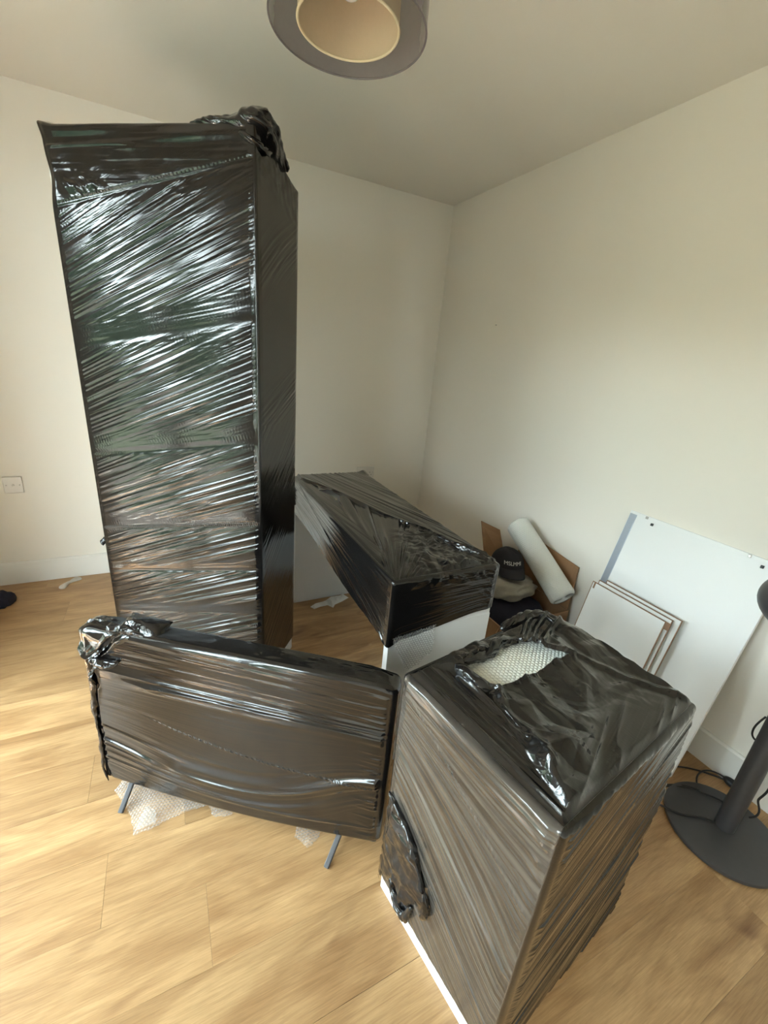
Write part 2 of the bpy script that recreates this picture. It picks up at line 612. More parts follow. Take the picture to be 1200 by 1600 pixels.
# oak planks, each an object: rows run along x, joints measured from the photograph
ROW, PL = 0.1885, 1.285
row_edges = [0.0] + [-0.124 - ROW * k for k in range(40)]
joint = {8: -2.153, 9: -1.877, 10: -2.080, 11: -1.833}
plank_cache = {}
rr = random.Random(3)
for k in range(len(row_edges) - 1):
    ya, yb = row_edges[k], max(row_edges[k + 1], YF)
    if ya <= YF + 0.01:
        break
    x0 = joint.get(k - 0, None)
    if x0 is None:
        x0 = -2.9 + rr.uniform(0.1, 1.2)
    cuts = sorted({XL, 0.0} | {round(x0 + PL * j, 4) for j in range(-3, 4) if XL + 0.02 < x0 + PL * j < -0.02})
    for a, b_ in zip(cuts[:-1], cuts[1:]):
        ln, wd = round(b_ - a, 3), round(ya - yb, 3)
        key = (ln, wd)
        if key not in plank_cache:
            bm = bmesh.new()
            add_box(bm, (0, 0, -0.006), (ln - 0.0005, wd - 0.0002, 0.012), bevel=0.0003, seg=1)
            me = bpy.data.meshes.new('plank')
            bm.to_mesh(me)
            bm.free()
            me.materials.append(M_OAK)
            plank_cache[key] = me
        o = bpy.data.objects.new('plank', plank_cache[key])
        o.location = ((a + b_) / 2, (ya + yb) / 2, 0)
        o.parent = floor
        COL.objects.link(o)

def baseboard(name, a, b_, axis):
    # profile: tall board with a small chamfer at the top
    h, t = 0.134, 0.015
    bm = bmesh.new()
    prof = [(0, 0), (t, 0), (t, h - 0.008), (t - 0.006, h), (0, h)]
    rows = []
    for e in (a, b_):
        vs = []
        for (d, z) in prof:
            if axis == 'back':
                vs.append(bm.verts.new((e, -d, z)))
            elif axis == 'right':
                vs.append(bm.verts.new((-d, e, z)))
            elif axis == 'left':
                vs.append(bm.verts.new((XL + d, e, z)))
            else:
                vs.append(bm.verts.new((e, YF + d, z)))
        rows.append(vs)
    n = len(prof)
    for i in range(n):
        bm.faces.new((rows[0][i], rows[0][(i + 1) % n], rows[1][(i + 1) % n], rows[1][i]))
    bm.faces.new(rows[0])
    bm.faces.new(rows[1])
    bmesh.ops.recalc_face_normals(bm, faces=bm.faces[:])
    return struct(bm_obj(name, bm, M_TRIM))
baseboard('baseboard_back', XL, 0, 'back')
baseboard('baseboard_right', YF, -0.015, 'right')
baseboard('baseboard_left', OPEN[0][1] + 0.03, -0.015, 'left')
baseboard('baseboard_front', XL, -0.015, 'front')

# glazed garden door in the left wall (the daylight of the photograph)
wz = (WZ0 + WZ1) / 2
xw = XL - 0.06
for k_, (WY0, WY1) in enumerate(OPEN):
    wy = (WY0 + WY1) / 2
    win = struct(thing('window_%d' % (k_ + 1), 'x', 'x'))
    del win['label'], win['category']
    for nm, c, d in (('frame', (xw, WY0 + 0.03, wz), (0.07, 0.06, WZ1)), ('frame', (xw, WY1 - 0.03, wz), (0.07, 0.06, WZ1)),
                     ('frame', (xw, wy, WZ1 - 0.03), (0.07, WY1 - WY0 - 0.12, 0.06)), ('frame', (xw, wy, 0.04), (0.07, WY1 - WY0 - 0.12, 0.08)),
                     ('mullion', (xw, wy, wz), (0.07, 0.08, WZ1 - 0.14))):
        box(nm, c, d, M_PVC, win, bevel=0.004)
    for s_ in (-1, 1):
        hw = (WY1 - WY0 - 0.12 - 0.08) / 2
        box('pane', (xw, wy + s_ * (0.04 + hw / 2), wz), (0.006, hw, WZ1 - 0.14), M_GLASS, win, bevel=0)
# garden outside
struct(box('added_canopy', (XL - T - .50, -1.8, 2.30), (1.0, 4.6, .08), M_PVC, bevel=.004))   # unseen canopy, added to cut the sun patch on the floor short
struct(box('garden_decking', (XL - T - 1.3, -1.6, -0.13), (2.6, 7, 0.1), M_STONE, bevel=0))  # dark decking slab outside the doors, out of view
struct(box('garden_lawn', (XL - T - 2.6 - 6, -1.6, -0.15), (12, 26, 0.1), M_GRASS, bevel=0))  # lawn beyond the decking, out of view
hx = XL - 9.0
n_, m_ = 90, 26
yy = np.linspace(-12, 9, n_)[:, None]
zz = np.linspace(-0.12, 3.1, m_)[None, :]
dx = 0.5 * vn(yy * 1.4, zz * 1.8, 3) + 0.3 * vn(yy * 4, zz * 4, 4) - 0.9 * ss(2.5, 3.1, zz + 0 * yy)
ztop = zz + (zz > 2.7) * 0.6 * (vn(yy * 1.1, 0 * zz, 5) - .3)
V = np.stack([hx + dx, yy + 0 * zz, ztop], -1).reshape(-1, 3)
V2 = V.copy()
V2[:, 0] = hx - 0.9
Q1 = grid_quads(n_, m_)
me = np_mesh('garden_hedge', np.vstack([V, V2]), np.vstack([Q1, Q1 + len(V)]))
struct(link('garden_hedge', me, M_HEDGE))      # hedge closing the garden

# wall plates
def wall_plate(x0, x1, z0, z1, kind, label):
    t = thing('wall_socket', label, 'socket', ((x0 + x1) / 2, -0.001, (z0 + z1) / 2))
    w, h = x1 - x0, z1 - z0
    bm = bmesh.new()
    add_box(bm, (0, -0.0045, 0), (w, 0.009, h), bevel=0.003, seg=3)
    bm_obj('plate', bm, M_SOCKET, t)
    for s in (-1, 1):
        Mx = Matrix.Translation((s * (w / 2 - 0.013), -0.0088, 0)) @ Matrix.Rotation(PI / 2, 4, 'X')
        lathe('screw', [(0.0001, 0.0014), (0.0028, 0.0014), (0.0034, 0.0), (0.0034, -0.001)], M_SCREW, t, 12, Mx)
    if kind == 'aerial':
        Mx = Matrix.Translation((0, -0.0088, 0)) @ Matrix.Rotation(PI / 2, 4, 'X')
        lathe('aerial_port', [(0.0001, 0.0005), (0.0035, 0.0005), (0.0035, 0.004), (0.0058, 0.004), (0.0062, 0.0), (0.0062, -0.001)], M_SOCKET, t, 16, Mx)
    else:
        for s in (-1, 1):
            bm = bmesh.new()
            for dx_, dz_, ww, hh in ((0, 0.008, .004, .008), (-.011, -.010, .007, .004), (.011, -.010, .007, .004)):
                add_box(bm, (s * w * 0.24 + dx_, -0.009, dz_ - 0.008), (ww, 0.001, hh))
            bm_obj('pin_slots', bm, M_DARKHOLE, t)
            box('switch', (s * w * 0.10, -0.010, 0.024), (0.012, 0.004, 0.018), M_SOCKET, t, bevel=0.001)
    return t
wall_plate(-2.650, -2.566, 0.548, 0.640, 'aerial', 'square white aerial socket on the back wall left of the wrapped wardrobe')
wall_plate(-0.582, -0.438, 0.535, 0.626, 'double', 'white double socket half hidden behind the wrapped desk')
# a small nail left in the right wall
tag(box('wall_nail', (-0.004, -0.637, 1.653), (0.012, 0.003, 0.006), M_SCREW, bevel=0.0005), 'tiny nail stub left in the bare right-hand wall', 'nail')

# ------------------------------------------------------------------ stretch-film geometry
def shell(name, w, d, z0, z1, r, cols, nz, disp, mat_, parent, top=None, post=None, bottom=False, rim=5, thin=None):
    """film pulled round a w x d block; disp(face,u,z)->(height, along, across); top=(nu,nv,fn(u,v)->(h,a,c,keep))"""
    px, py, nx, ny, face, uu = [], [], [], [], [], []
    spec = (('F', w, lambda t: (t, 0, 0, -1)), ('R', d, lambda t: (w, t, 1, 0)),
            ('B', w, lambda t: (w - t, d, 0, 1)), ('L', d, lambda t: (0, d - t, -1, 0)))
    cen = {'F': (w - r, r, -PI / 2), 'R': (w - r, d - r, 0), 'B': (r, d - r, PI / 2), 'L': (r, r, PI)}
    for f, ln, fn in spec:
        for t in np.linspace(r, ln - r, cols[f]):
            a, b_, c, e = fn(t)
            px.append(a); py.append(b_); nx.append(c); ny.append(e)
            face.append(f); uu.append(t)
        cx_, cy_, a0 = cen[f]
        for k in range(1, 5):
            a = a0 + PI / 2 * k / 5
            px.append(cx_ + r * math.cos(a)); py.append(cy_ + r * math.sin(a))
            nx.append(math.cos(a)); ny.append(math.sin(a))
            face.append('c'); uu.append(0.0)
    px, py, nx, ny = map(np.array, (px, py, nx, ny))
    face = np.array(face)
    uu = np.array(uu)
    zb = z0 + (r if bottom else 0)
    zs = np.linspace(zb, z1 - r, nz)
    inset = np.zeros(nz)
    fade = np.ones(nz)
    ang = np.linspace(0, PI / 2, rim + 1)[1:]
    zs = np.concatenate([zs, z1 - r + r * np.sin(ang)])
    inset = np.concatenate([inset, r * (1 - np.cos(ang))])
    fade = np.concatenate([fade, np.linspace(1, 0, rim) ** .5])
    if bottom:
        zs = np.concatenate([(z0 + r - r * np.sin(ang))[::-1], zs])
        inset = np.concatenate([(r * (1 - np.cos(ang)))[::-1], inset])
        fade = np.concatenate([(np.linspace(1, 0, rim) ** .5)[::-1], fade])
    n, m = len(px), len(zs)
    H = np.zeros((n, m)); A = np.zeros((n, m)); Cc = np.zeros((n, m))
    A += np.cumsum(np.concatenate([[0], np.hypot(np.diff(px), np.diff(py))]))[:, None]
    Cc += zs[None, :]
    for f, ln, fn in spec:
        k = np.where(face == f)[0]
        u = uu[k] if f != 'B' and f != 'L' else ln - uu[k]
        u = uu[k] if f in 'FR' else (ln - uu[k])
        h, a, c = disp(f, u[:, None] + 0 * zs[None, :], zs[None, :] + 0 * u[:, None])
        e = np.minimum(uu[k] - r, ln - r - uu[k])
        H[k] = h * (0.15 + 0.85 * ss(0, 0.018, e))[:, None] * fade[None, :]
        A[k] = a
        Cc[k] = c
    X = px[:, None] + nx[:, None] * (H - inset[None, :])
    Y = py[:, None] + ny[:, None] * (H - inset[None, :])
    Z = zs[None, :] + 0 * X
    V = np.stack([X, Y, Z], -1).reshape(-1, 3)
    UV = np.stack([A, Cc], -1).reshape(-1, 2)
    Q = grid_quads(n, m, wrap=True)
    if top:
        nu, nv, fn = top
        u = np.linspace(r, w - r, nu)[:, None] + np.zeros((1, nv))
        v = np.linspace(r, d - r, nv)[None, :] + np.zeros((nu, 1))
        h, a, c, keep = fn(u, v)
        e = np.minimum(np.minimum(u - r, w - r - u), np.minimum(v - r, d - r - v))
        h = h * ss(-.002, 0.014, e)
        V2 = np.stack([u, v, z1 + h], -1).reshape(-1, 3)
        Q2 = grid_quads(nu, nv)
        if keep is not None:
            Q2 = Q2[keep.reshape(-1)[Q2].all(1)]
        Q = np.vstack([Q, Q2 + len(V)])
        V = np.vstack([V, V2])
        UV = np.vstack([UV, np.stack([a, c], -1).reshape(-1, 2)])
    if bottom:
        b0 = len(V)
        V = np.vstack([V, [[r, r, z0], [w - r, r, z0], [w - r, d - r, z0], [r, d - r, z0]]])
        UV = np.vstack([UV, np.zeros((4, 2))])
        Q = np.vstack([Q, [[b0 + 3, b0 + 2, b0 + 1, b0]]])
    if post is not None:
        V = post(V)
    me = np_mesh(name, V, Q, UV)
    if thin:
        tv_ = np.zeros(len(V), np.float32)
        for f, val in thin.items():
            if f == 'T':
                tv_[n * m:] = val
            else:
                for k in np.where(face == f)[0]:
                    tv_[k * m:(k + 1) * m] = val
        at = me.attributes.new('thin', 'FLOAT', 'POINT')
        at.data.foreach_set('value', tv_)
    return link(name, me, mat_, parent)

def streak(a, c, lam, st, s):
    return (.60 * ridge(vn(a / st, c / lam, s), 1.3) + .30 * ridge(vn(a / (st * .6), c / (lam * .45), s + 1), 1.3)
            + .18 * vn(a / (st * .35), c / (lam * .22), s + 2))

def rope_hem(t, a, width, pitch, amp):
    """twisted film edge: narrow ridge with slanted beads"""
    return amp * np.exp(-(t / width) ** 2) * (0.45 + 0.55 * np.sin(2 * PI * (a / pitch + t / width * .25)))

def crushed_rope(name, path, rad, mat_, parent, s, na=26, step=0.004, flat=1.0, twist=0.0):
    """a rolled, crushed strand of film following a path"""
    P = [np.array(q, float) for q in path]
    pts = []
    for i in range(len(P) - 1):           # Catmull-Rom
        p0, p1, p2, p3 = P[max(i - 1, 0)], P[i], P[i + 1], P[min(i + 2, len(P) - 1)]
        k = max(3, int(np.linalg.norm(p2 - p1) / step))
        for t in np.linspace(0, 1, k, endpoint=False):
            pts.append(.5 * ((2 * p1) + (p2 - p0) * t + (2 * p0 - 5 * p1 + 4 * p2 - p3) * t * t + (3 * p1 - p0 - 3 * p2 + p3) * t ** 3))
    pts.append(P[-1])
    pts = np.array(pts)
    n = len(pts)
    L_ = np.concatenate([[0], np.cumsum(np.linalg.norm(np.diff(pts, axis=0), axis=1))])
    tg = np.gradient(pts, axis=0)
    tg /= np.linalg.norm(tg, axis=1)[:, None] + 1e-9
    ref = np.array([0.1, 0.2, 0.97])
    s1 = np.cross(tg, ref); s1 /= np.linalg.norm(s1, axis=1)[:, None] + 1e-9
    s2 = np.cross(s1, tg)
    R_ = np.interp(L_ / L_[-1], np.linspace(0, 1, len(rad)), rad)
    th = np.linspace(0, 2 * PI, na, endpoint=False)
    Rm = float(np.mean(R_))
    cx_, cy_ = np.cos(th)[None, :] * Rm, np.sin(th)[None, :] * Rm
    l = L_[:, None] * .45
    f = (0.45 + 0.8 * crumple(l + cx_ * 1.2, cy_ * 1.2 + l * .3, Rm * 1.5, s) + 0.35 * (vn(l / Rm * .7, th[None, :] * 0 + s, s) - .3))
    cap_ = np.sqrt(np.clip(np.minimum(L_, L_[-1] - L_) / (Rm * .8), 0, 1))[:, None]
    rr_ = R_[:, None] * f * (0.08 + .92 * cap_)
    V = pts[:, None, :] + s1[:, None, :] * (rr_ * np.cos(th))[:, :, None] + s2[:, None, :] * (rr_ * np.sin(th) * flat)[:, :, None]
    UV = np.stack([L_[:, None] + 0 * rr_, th[None, :] * Rm + 0 * rr_], -1).reshape(-1, 2)
    # j index is theta: close it by repeating the first column
    V = np.concatenate([V, V[:, :1]], 1)
    UV = np.concatenate([UV.reshape(n, na, 2), UV.reshape(n, na, 2)[:, :1]], 1).reshape(-1, 2)
    me = np_mesh(name, V.reshape(-1, 3), grid_quads(n, na + 1), UV)
    return link(name, me, mat_, parent)

def patch(name, O, e1, e2, nn, w, h, nu, nv, fn, mat_, parent):
    """free sheet of film: fn(u,v)->(height, keep mask or None, along, across)"""
    O, e1, e2, nn = (np.array(q, float) for q in (O, e1, e2, nn))
    u = np.linspace(0, w, nu)[:, None] + np.zeros((1, nv))
    v = np.linspace(0, h, nv)[None, :] + np.zeros((nu, 1))
    H, keep, a, c = fn(u, v)
    V = (O + u[..., None] * e1 + v[..., None] * e2 + H[..., None] * nn).reshape(-1, 3)
    Q = grid_quads(nu, nv)
    if keep is not None:
        Q = Q[keep.reshape(-1)[Q].all(1)]
    used = np.unique(Q)
    remap = np.zeros(len(V), int)
    remap[used] = np.arange(len(used))
    UV = np.stack([a, c], -1).reshape(-1, 2)
    me = np_mesh(name, V[used], remap[Q], UV[used])
    return link(name, me, mat_, parent)

def bubbles(u, v, sp=0.0100, hgt=0.0028):
    """hexagonal bubble relief"""
    rowh = sp * math.sqrt(3) / 2
    best = np.full(u.shape, 9.0)
    r0_ = np.round(v / rowh)
    for dr in (-1, 0, 1):
        r_ = r0_ + dr
        off = (np.mod(r_, 2)) * sp / 2
        k = np.round((u - off) / sp)
        best = np.minimum(best, np.hypot(u - (k * sp + off), v - r_ * rowh))
    q = np.clip(1 - (best / (sp * .46)) ** 2, 0, 1)
    return hgt * np.sqrt(q)

# ------------------------------------------------------------------ tall wrapped wardrobe
TW, TD, TH = 0.716, 0.314, 1.995
tower = thing('wrapped_wardrobe', 'tall wardrobe wrapped top to bottom in shiny black stretch film', 'wardrobe', (-2.105, -0.907, 0), -0.663)
box('carcass', (TW / 2, TD / 2, 0.965), (TW - 0.012, TD - 0.012, 1.93), M_WHITE, tower, bevel=0.003)

FOLDS = [2.30, 1.785, 1.36, 0.965, 0.655, 0.46, 0.26, 0.04, -0.25]
FSL = 0.19
def tower_disp(f, u, z):
    if f == 'F':
        t = z - FSL * u
        h = np.zeros_like(u)
        A, C_ = u.copy(), z - .42 * u
        for k in range(len(FOLDS) - 1):
            hi, lo = FOLDS[k], FOLDS[k + 1]
            q = (t - lo) / (hi - lo)
            m = (q >= 0) & (q < 1)
            sl = 0.41 if k else 0.10
            fan = 0.16
            c = (z - lo - sl * u) / (1 + .22 * u) + 0.003 * (vn(u * 3, z * 3, 50 + k) - .5)
            env = ss(0.06, 0.36, q + .12 * (vn(u * 5, z * 5, 75 + k) - .5)) * (1 - .7 * ss(.72, 1.0, q)) * (0.50 + 0.80 * vn(u * 4, z * 6, 70 + k))
            env = env * (0.65 + .35 * ss(0.0, .2, u))
            if k == 0:
                hh = 0.0011 * streak(u, z - .02 * u - .18 * u * ss(1.86, 1.72, z), .016, .35, 11) + 0.002 * crumple(u, z, .12, 8)
                hh += 0.010 * np.exp(-((u - .13) / .08) ** 2 - ((z - 1.83) / .035) ** 2) * (crumple(u * .8, z, .06, 5) - .2)
                hh += 0.004 * ridge(vn(u * 1.6, (z - 0.03 * u) * 40, 12), 2) * ss(1.90, 1.96, z)
            else:
                hh = 0.0060 * (1 + .9 * ss(1.2, .5, z)) * env * streak(u, c + 3.7 * k, .0135, .55, 20 + 5 * k)
                hh += 0.0010 * (1 - env) * streak(u, z - .22 * u + k, .006, .25, 22)
                hh += 0.0016 * (1 - ss(0, .35, q)) * vn(u * 9, z * 26, 90 + k)
            step = 0.0
            if k:
                hh = hh * ss(0, .05, q) * ss(1, .95, q)
            h = np.where(m, hh + step, h)
        h += rope_hem(t - 0.657, u, .0055, .0085, .0035)
        h += rope_hem(t - 0.965, u, .004, .0075, .0013) * ss(.30, .05, u)
        h += rope_hem(t - 0.275 + .10 * u, u, .004, .009, .0022) * ss(.45, .6, u)
        h += 0.0015 * np.exp(-((t - 1.78) / .004) ** 2) + .0022 * ss(1.779, 1.791, t) * ss(1.95, 1.85, t)
        return h, A, C_
    if f == 'R':
        h = np.zeros_like(u)
        sl1 = np.where(z > 1.45, .85, np.where(z > 1.15, .45, .95))
        c = z - sl1 * u
        env = np.exp(-((z - .62 * u - 1.62) / .07) ** 2) + np.exp(-((z - .4 * u - 1.16) / .06) ** 2) + np.exp(-((z - .8 * u - .70) / .16) ** 2) + .5 * ss(.55, .3, z)
        h = 0.0040 * env * streak(u, c, .014, .3, 61) + 0.0008 * vn(u * 4, z * 5, 62)
        h += 0.003 * ss(1.84, 1.94, z) * crumple(u, z, .09, 66)
        return h, u, c
    c = z - .4 * u
    return 0.002 * streak(u, c, .02, .4, 63), u, c

def tower_post(V):
    # the film slopes down over the back right corner and peaks at the front left one
    x, y, z = V[:, 0], V[:, 1], V[:, 2]
    k = ss(1.55, 1.995, z) * ss(.40, .716, x) * ss(.02, .314, y)
    V[:, 2] -= .06 * k
    pk = ss(1.955, 1.995, z) * ss(.06, 0, x) * ss(.06, 0, y)
    V[:, 0] -= .012 * pk
    V[:, 2] += .010 * pk
    pull = np.exp(-((z - 1.86) / .05) ** 2) * ss(.08, 0, x)
    V[:, 0] += .012 * pull
    return V
shell('stretch_wrap', TW, TD, 0.07, TH, 0.008, {'F': 330, 'R': 70, 'B': 12, 'L': 12}, 760, tower_disp, M_FILM, tower,
      top=(90, 50, lambda u, v: (.006 * crumple(u, v, .12, 71), u, v, None)), post=tower_post)
crushed_rope('film_bunch', [(.50, .012, 1.994), (.58, .006, 1.998), (.65, .010, 2.002), (.705, .02, 2.012), (.722, .06, 2.008), (.724, .11, 1.985), (.722, .16, 1.968), (.722, .20, 1.950)],
             [.008, .012, .017, .030, .034, .026, .016, .009], M_FILM_SHINY, tower, 81, na=40)
crushed_rope('film_bunch', [(.665, -.004, 1.972), (.70, -.002, 1.955), (.724, .03, 1.945), (.727, .08, 1.955)], [.006, .010, .012, .006], M_FILM_SHINY, tower, 83)
crushed_rope('film_tail', [(-.002, .02, .612), (-.008, .005, .590), (-.004, -.003, .575)], [.005, .013, .004], M_FILM_SHINY, tower, 84)

# ------------------------------------------------------------------ wrapped television on its feet
TVW, TVD, TVZ0, TVZ1 = 0.913, 0.075, 0.046, 0.652
TVX, TVY, TVA = -2.1025, -1.6093, -0.63478
tv = thing('wrapped_television', 'flat television in black stretch film standing on two slim feet', 'television', (TVX, TVY, 0), TVA)
box('screen_panel', (TVW / 2, TVD / 2, (TVZ0 + TVZ1) / 2), (TVW - 0.02, TVD - 0.02, TVZ1 - TVZ0 - 0.02), M_BLACK, tv, bevel=0.012)
def tv_foot(x, lean):
    bm = bmesh.new()
    for y_end, s in ((-.055, -1), (TVD + .06, 1)):
        a = Vector((x, TVD / 2 - .008 * -s, TVZ0 + .012))
        b_ = Vector((x + lean, y_end, 0.0065))
        dirv = (b_ - a)
        Mx = Matrix.Translation((a + b_) / 2) @ dirv.to_track_quat('Z', 'Y').to_matrix().to_4x4()
        add_box(bm, (0, 0, 0), (.016, .011, dirv.length), bevel=.003, M=Mx)
    return bm_obj('foot', bm, M_DKMETAL, tv)
tv_foot(.085, .012)
tv_foot(.790, -.022)
TEAR = [(.150, .652), (.115, .628), (.085, .588), (.045, .556), (.030, .500), (.034, .455), (.022, .400), (.016, .330), (.018, .250), (.014, .180), (.010, .110), (.020, .06)]
def tv_disp(f, u, z):
    if f == 'F':
        s = u / TVW
        sag = .085 * np.sin(PI * np.clip(s, 0, 1)) ** 1.2 * (1 - ss(.20, .50, z)) - .16 * ss(.45, 1, s) * ss(.02, .22, z) * (1 - ss(.25, .52, z)) * (s - .45)
        c = z + sag + .035 * u * ss(.35, .6, z)
        env = .25 + .75 * vn(u * 4, c * 9, 101)
        low = np.exp(-((c - .25) / .055) ** 2)
        top_ = ss(.47, .60, z)
        h = .0028 * env * streak(u, c, .015, .6, 102) * (.45 + 1.1 * top_)
        h += .0150 * low * ridge(vn(u * 2.2, c / .024, 104), 1.6) * (.4 + .6 * vn(u * 3, c * 8, 105))
        h += .0120 * np.exp(-((z - .505 + .02 * u) / .03) ** 2) * ridge(vn(u * 2.5, c / .022, 107), 1.8)
        # overlapping film edge sweeping across the face
        edge = .44 - .42 * u + .30 * u * u
        t = z - edge - .0 * u
        h += .0016 * ss(.002, -.002, t) * ss(.10, .3, u)
        h += rope_hem(t, u, .004, .016, .0020) * ss(.15, .35, u)
        e2 = .20 - .24 * u + .22 * u * u
        h += .0025 * np.exp(-((z - e2 + .03) / .006) ** 2)
        # gathers at the right end
        h += .0040 * ss(TVW - .11, TVW - .02, u) * ridge(vn((u - .3 * z) * 3, z / .016, 108), 1.2)
        # left strip stands proud of the tear
        d_ = pline_dist(u, z, TEAR)
        tx = np.interp(z, [q[1] for q in TEAR[::-1]], [q[0] for q in TEAR[::-1]])
        left = ss(.006, -.006, u - tx)
        h = h * (1 - left) + left * (.006 + .007 * crumple(u, z, .07, 110))
        h -= .010 * np.exp(-(d_ / .008) ** 2)
        h += .008 * np.exp(-((d_ - .012) / .006) ** 2) * vn(z * 60, u * 30, 111) * ss(.3, .55, z)
        return h, u, c
    c = z - .1 * u
    return .002 * streak(u, c, .02, .4, 112) + .003 * crumple(u, z, .06, 113), u, c
def tv_post(V):
    # soft rounded corners, a slightly sagging lower edge
    x, z = V[:, 0], V[:, 2]
    s = np.clip(x / TVW, 0, 1)
    k = ss(.20, .046, z)
    V[:, 2] = z + k * (.028 * (2 * np.abs(s - .45)) ** 2.5)
    k2 = ss(.60, .66, z)
    V[:, 2] -= k2 * .012 * ss(.93, 1, s) + k2 * .014 * ss(.05, 0, s)
    return V
shell('stretch_wrap', TVW, TVD, TVZ0, TVZ1, .017, {'F': 470, 'R': 24, 'B': 14, 'L': 20}, 300, tv_disp, M_FILM, tv,
      top=(240, 24, lambda u, v: (.005 * crumple(u, v, .05, 115) * (.3 + .7 * ss(.1, .2, np.abs(u - .35))) , u, v, None)), post=tv_post, bottom=True, rim=6)
crushed_rope('torn_film_edge', [(x, -.004, z) for x, z in TEAR[2:]], [.012, .011, .012, .009, .010, .007, .006, .007, .005, .004], M_FILM_SHINY, tv, 121, na=24, flat=.6)
crushed_rope('torn_film_edge', [(.045, -.008, .560), (.085, -.012, .548), (.115, -.010, .552), (.13, -.006, .560)], [.010, .014, .012, .006], M_FILM_SHINY, tv, 122, na=28)
# curled lip of film standing over a hollow at the top edge
def lip(u, v):
    t = v / .075
    return .030 * np.sin(PI * t) * np.sin(PI * np.clip(u / .13, 0, 1)) ** .5 + .004 * crumple(u, v, .03, 125), None, u, v
patch('film_lip', (.125, .005, .640), (.97, 0, -.05), (0, .93, .36), (0, -.36, .93), .13, .075, 60, 34, lip, M_FILM_SHINY, tv)
crushed_rope('film_bunch', [(.09, .02, .650), (.13, .018, .652), (.17, .012, .655), (.215, .008, .645)], [.012, .016, .010, .004], M_FILM_SHINY, tv, 126)
def lip2(u, v):
    pl = [(0, .025), (.03, .0), (.07, .018), (.098, .060), (.090, .100), (.055, .122), (.012, .116), (0, .075)]
    e = pline_dist(u, v, pl, True)
    return .005 * ss(0, .04, e) + .0045 * ridge(vn((u + v) * 8, (u - .7 * v) / .012, 127), 1.3) + .004 * crumple(u, v, .05, 128), inside(u, v, pl) & (e > .003 * vn(u * 90, v * 90, 129)), u + v, u - .7 * v
patch('film_flap', (.006, -.020, .552), (1, 0, 0), (0, .48, .877), (0, -.877, .48), .10, .125, 90, 110, lip2, M_FILM_SHINY, tv)

# ------------------------------------------------------------------ wrapped chest of drawers (foreground)
BW, BD, BH = 0.408, 0.515, 0.755
chest = thing('wrapped_chest', 'foreground chest in black stretch film, a torn hole in its top showing bubble wrap', 'chest', (-1.396, -2.203, 0), -1.413)
box('carcass', (BW / 2, BD / 2, .3705), (BW - .014, BD - .014, .741), M_WHITE, chest, bevel=.002)
HOLE = [(.052, .135), (.060, .215), (.050, .290), (.066, .318), (.092, .336), (.128, .352), (.176, .378), (.165, .315), (.162, .25), (.157, .19), (.149, .142), (.128, .128), (.108, .120), (.078, .122)]
def chest_disp(f, u, z):
    h = np.zeros_like(u)
    if f == 'F':       # big left face in the photo: pulls run down to the right
        up_ = ss(.25, .72, z)
        sl = -(.02 + .55 * ss(.74, .25, z))
        c = z - sl * u * (1.0) + .02 * np.sin(u * 6)
        env = .30 + .70 * vn(u * 4, c * 10, 131)
        h = .0022 * env * streak(u, c, .0095, .7, 132)
        h += .0065 * ss(.62, .735, z) * ridge(vn(u * 1.6, (z + .03 * u) / .022, 134), 1.6)
        t = z - (.745 - .56 * u)
        h += rope_hem(t, u, .0035, .012, .0022) * ss(.02, .08, u)
        h += .0012 * ss(.002, -.002, t)
        t2 = z - (.560 - .56 * u)
        h += .0026 * np.exp(-(t2 / .004) ** 2) + .0014 * ss(.002, -.002, t2)
        t3 = z - (.43 - .75 * u)
        h += .0018 * np.exp(-(t3 / .006) ** 2) * ss(.1, .2, u)
        # gathers at the corner edge
        h += .0030 * ss(BW - .07, BW - .01, u) * ridge(vn((u + .5 * z) * 4, (z + .5 * u) / .018, 136), 1.3) * ss(.35, .65, z)
        return h, u, c
    if f == 'R':       # dark right face: pulls rise to the right
        sl = .42 + .15 * vn(u * 2, z * 4, 140)
        c = z - sl * u
        env = .25 + .75 * vn(u * 3, c * 9, 141)
        h = .0090 * env * streak(u, c, .021, .6, 142) + .0016 * streak(u, c, .007, .4, 143)
        for k_, b_ in enumerate((.50, .30, .12)):
            t = z - b_ - .45 * u
            h += .0022 * ss(.002, -.002, t) + rope_hem(t, u, .004, .010, .0008) * vn(u * 8, z * 2, 145)
        return h, u, c
    c = z - .3 * u
    return .002 * streak(u, c, .018, .4, 144), u, c
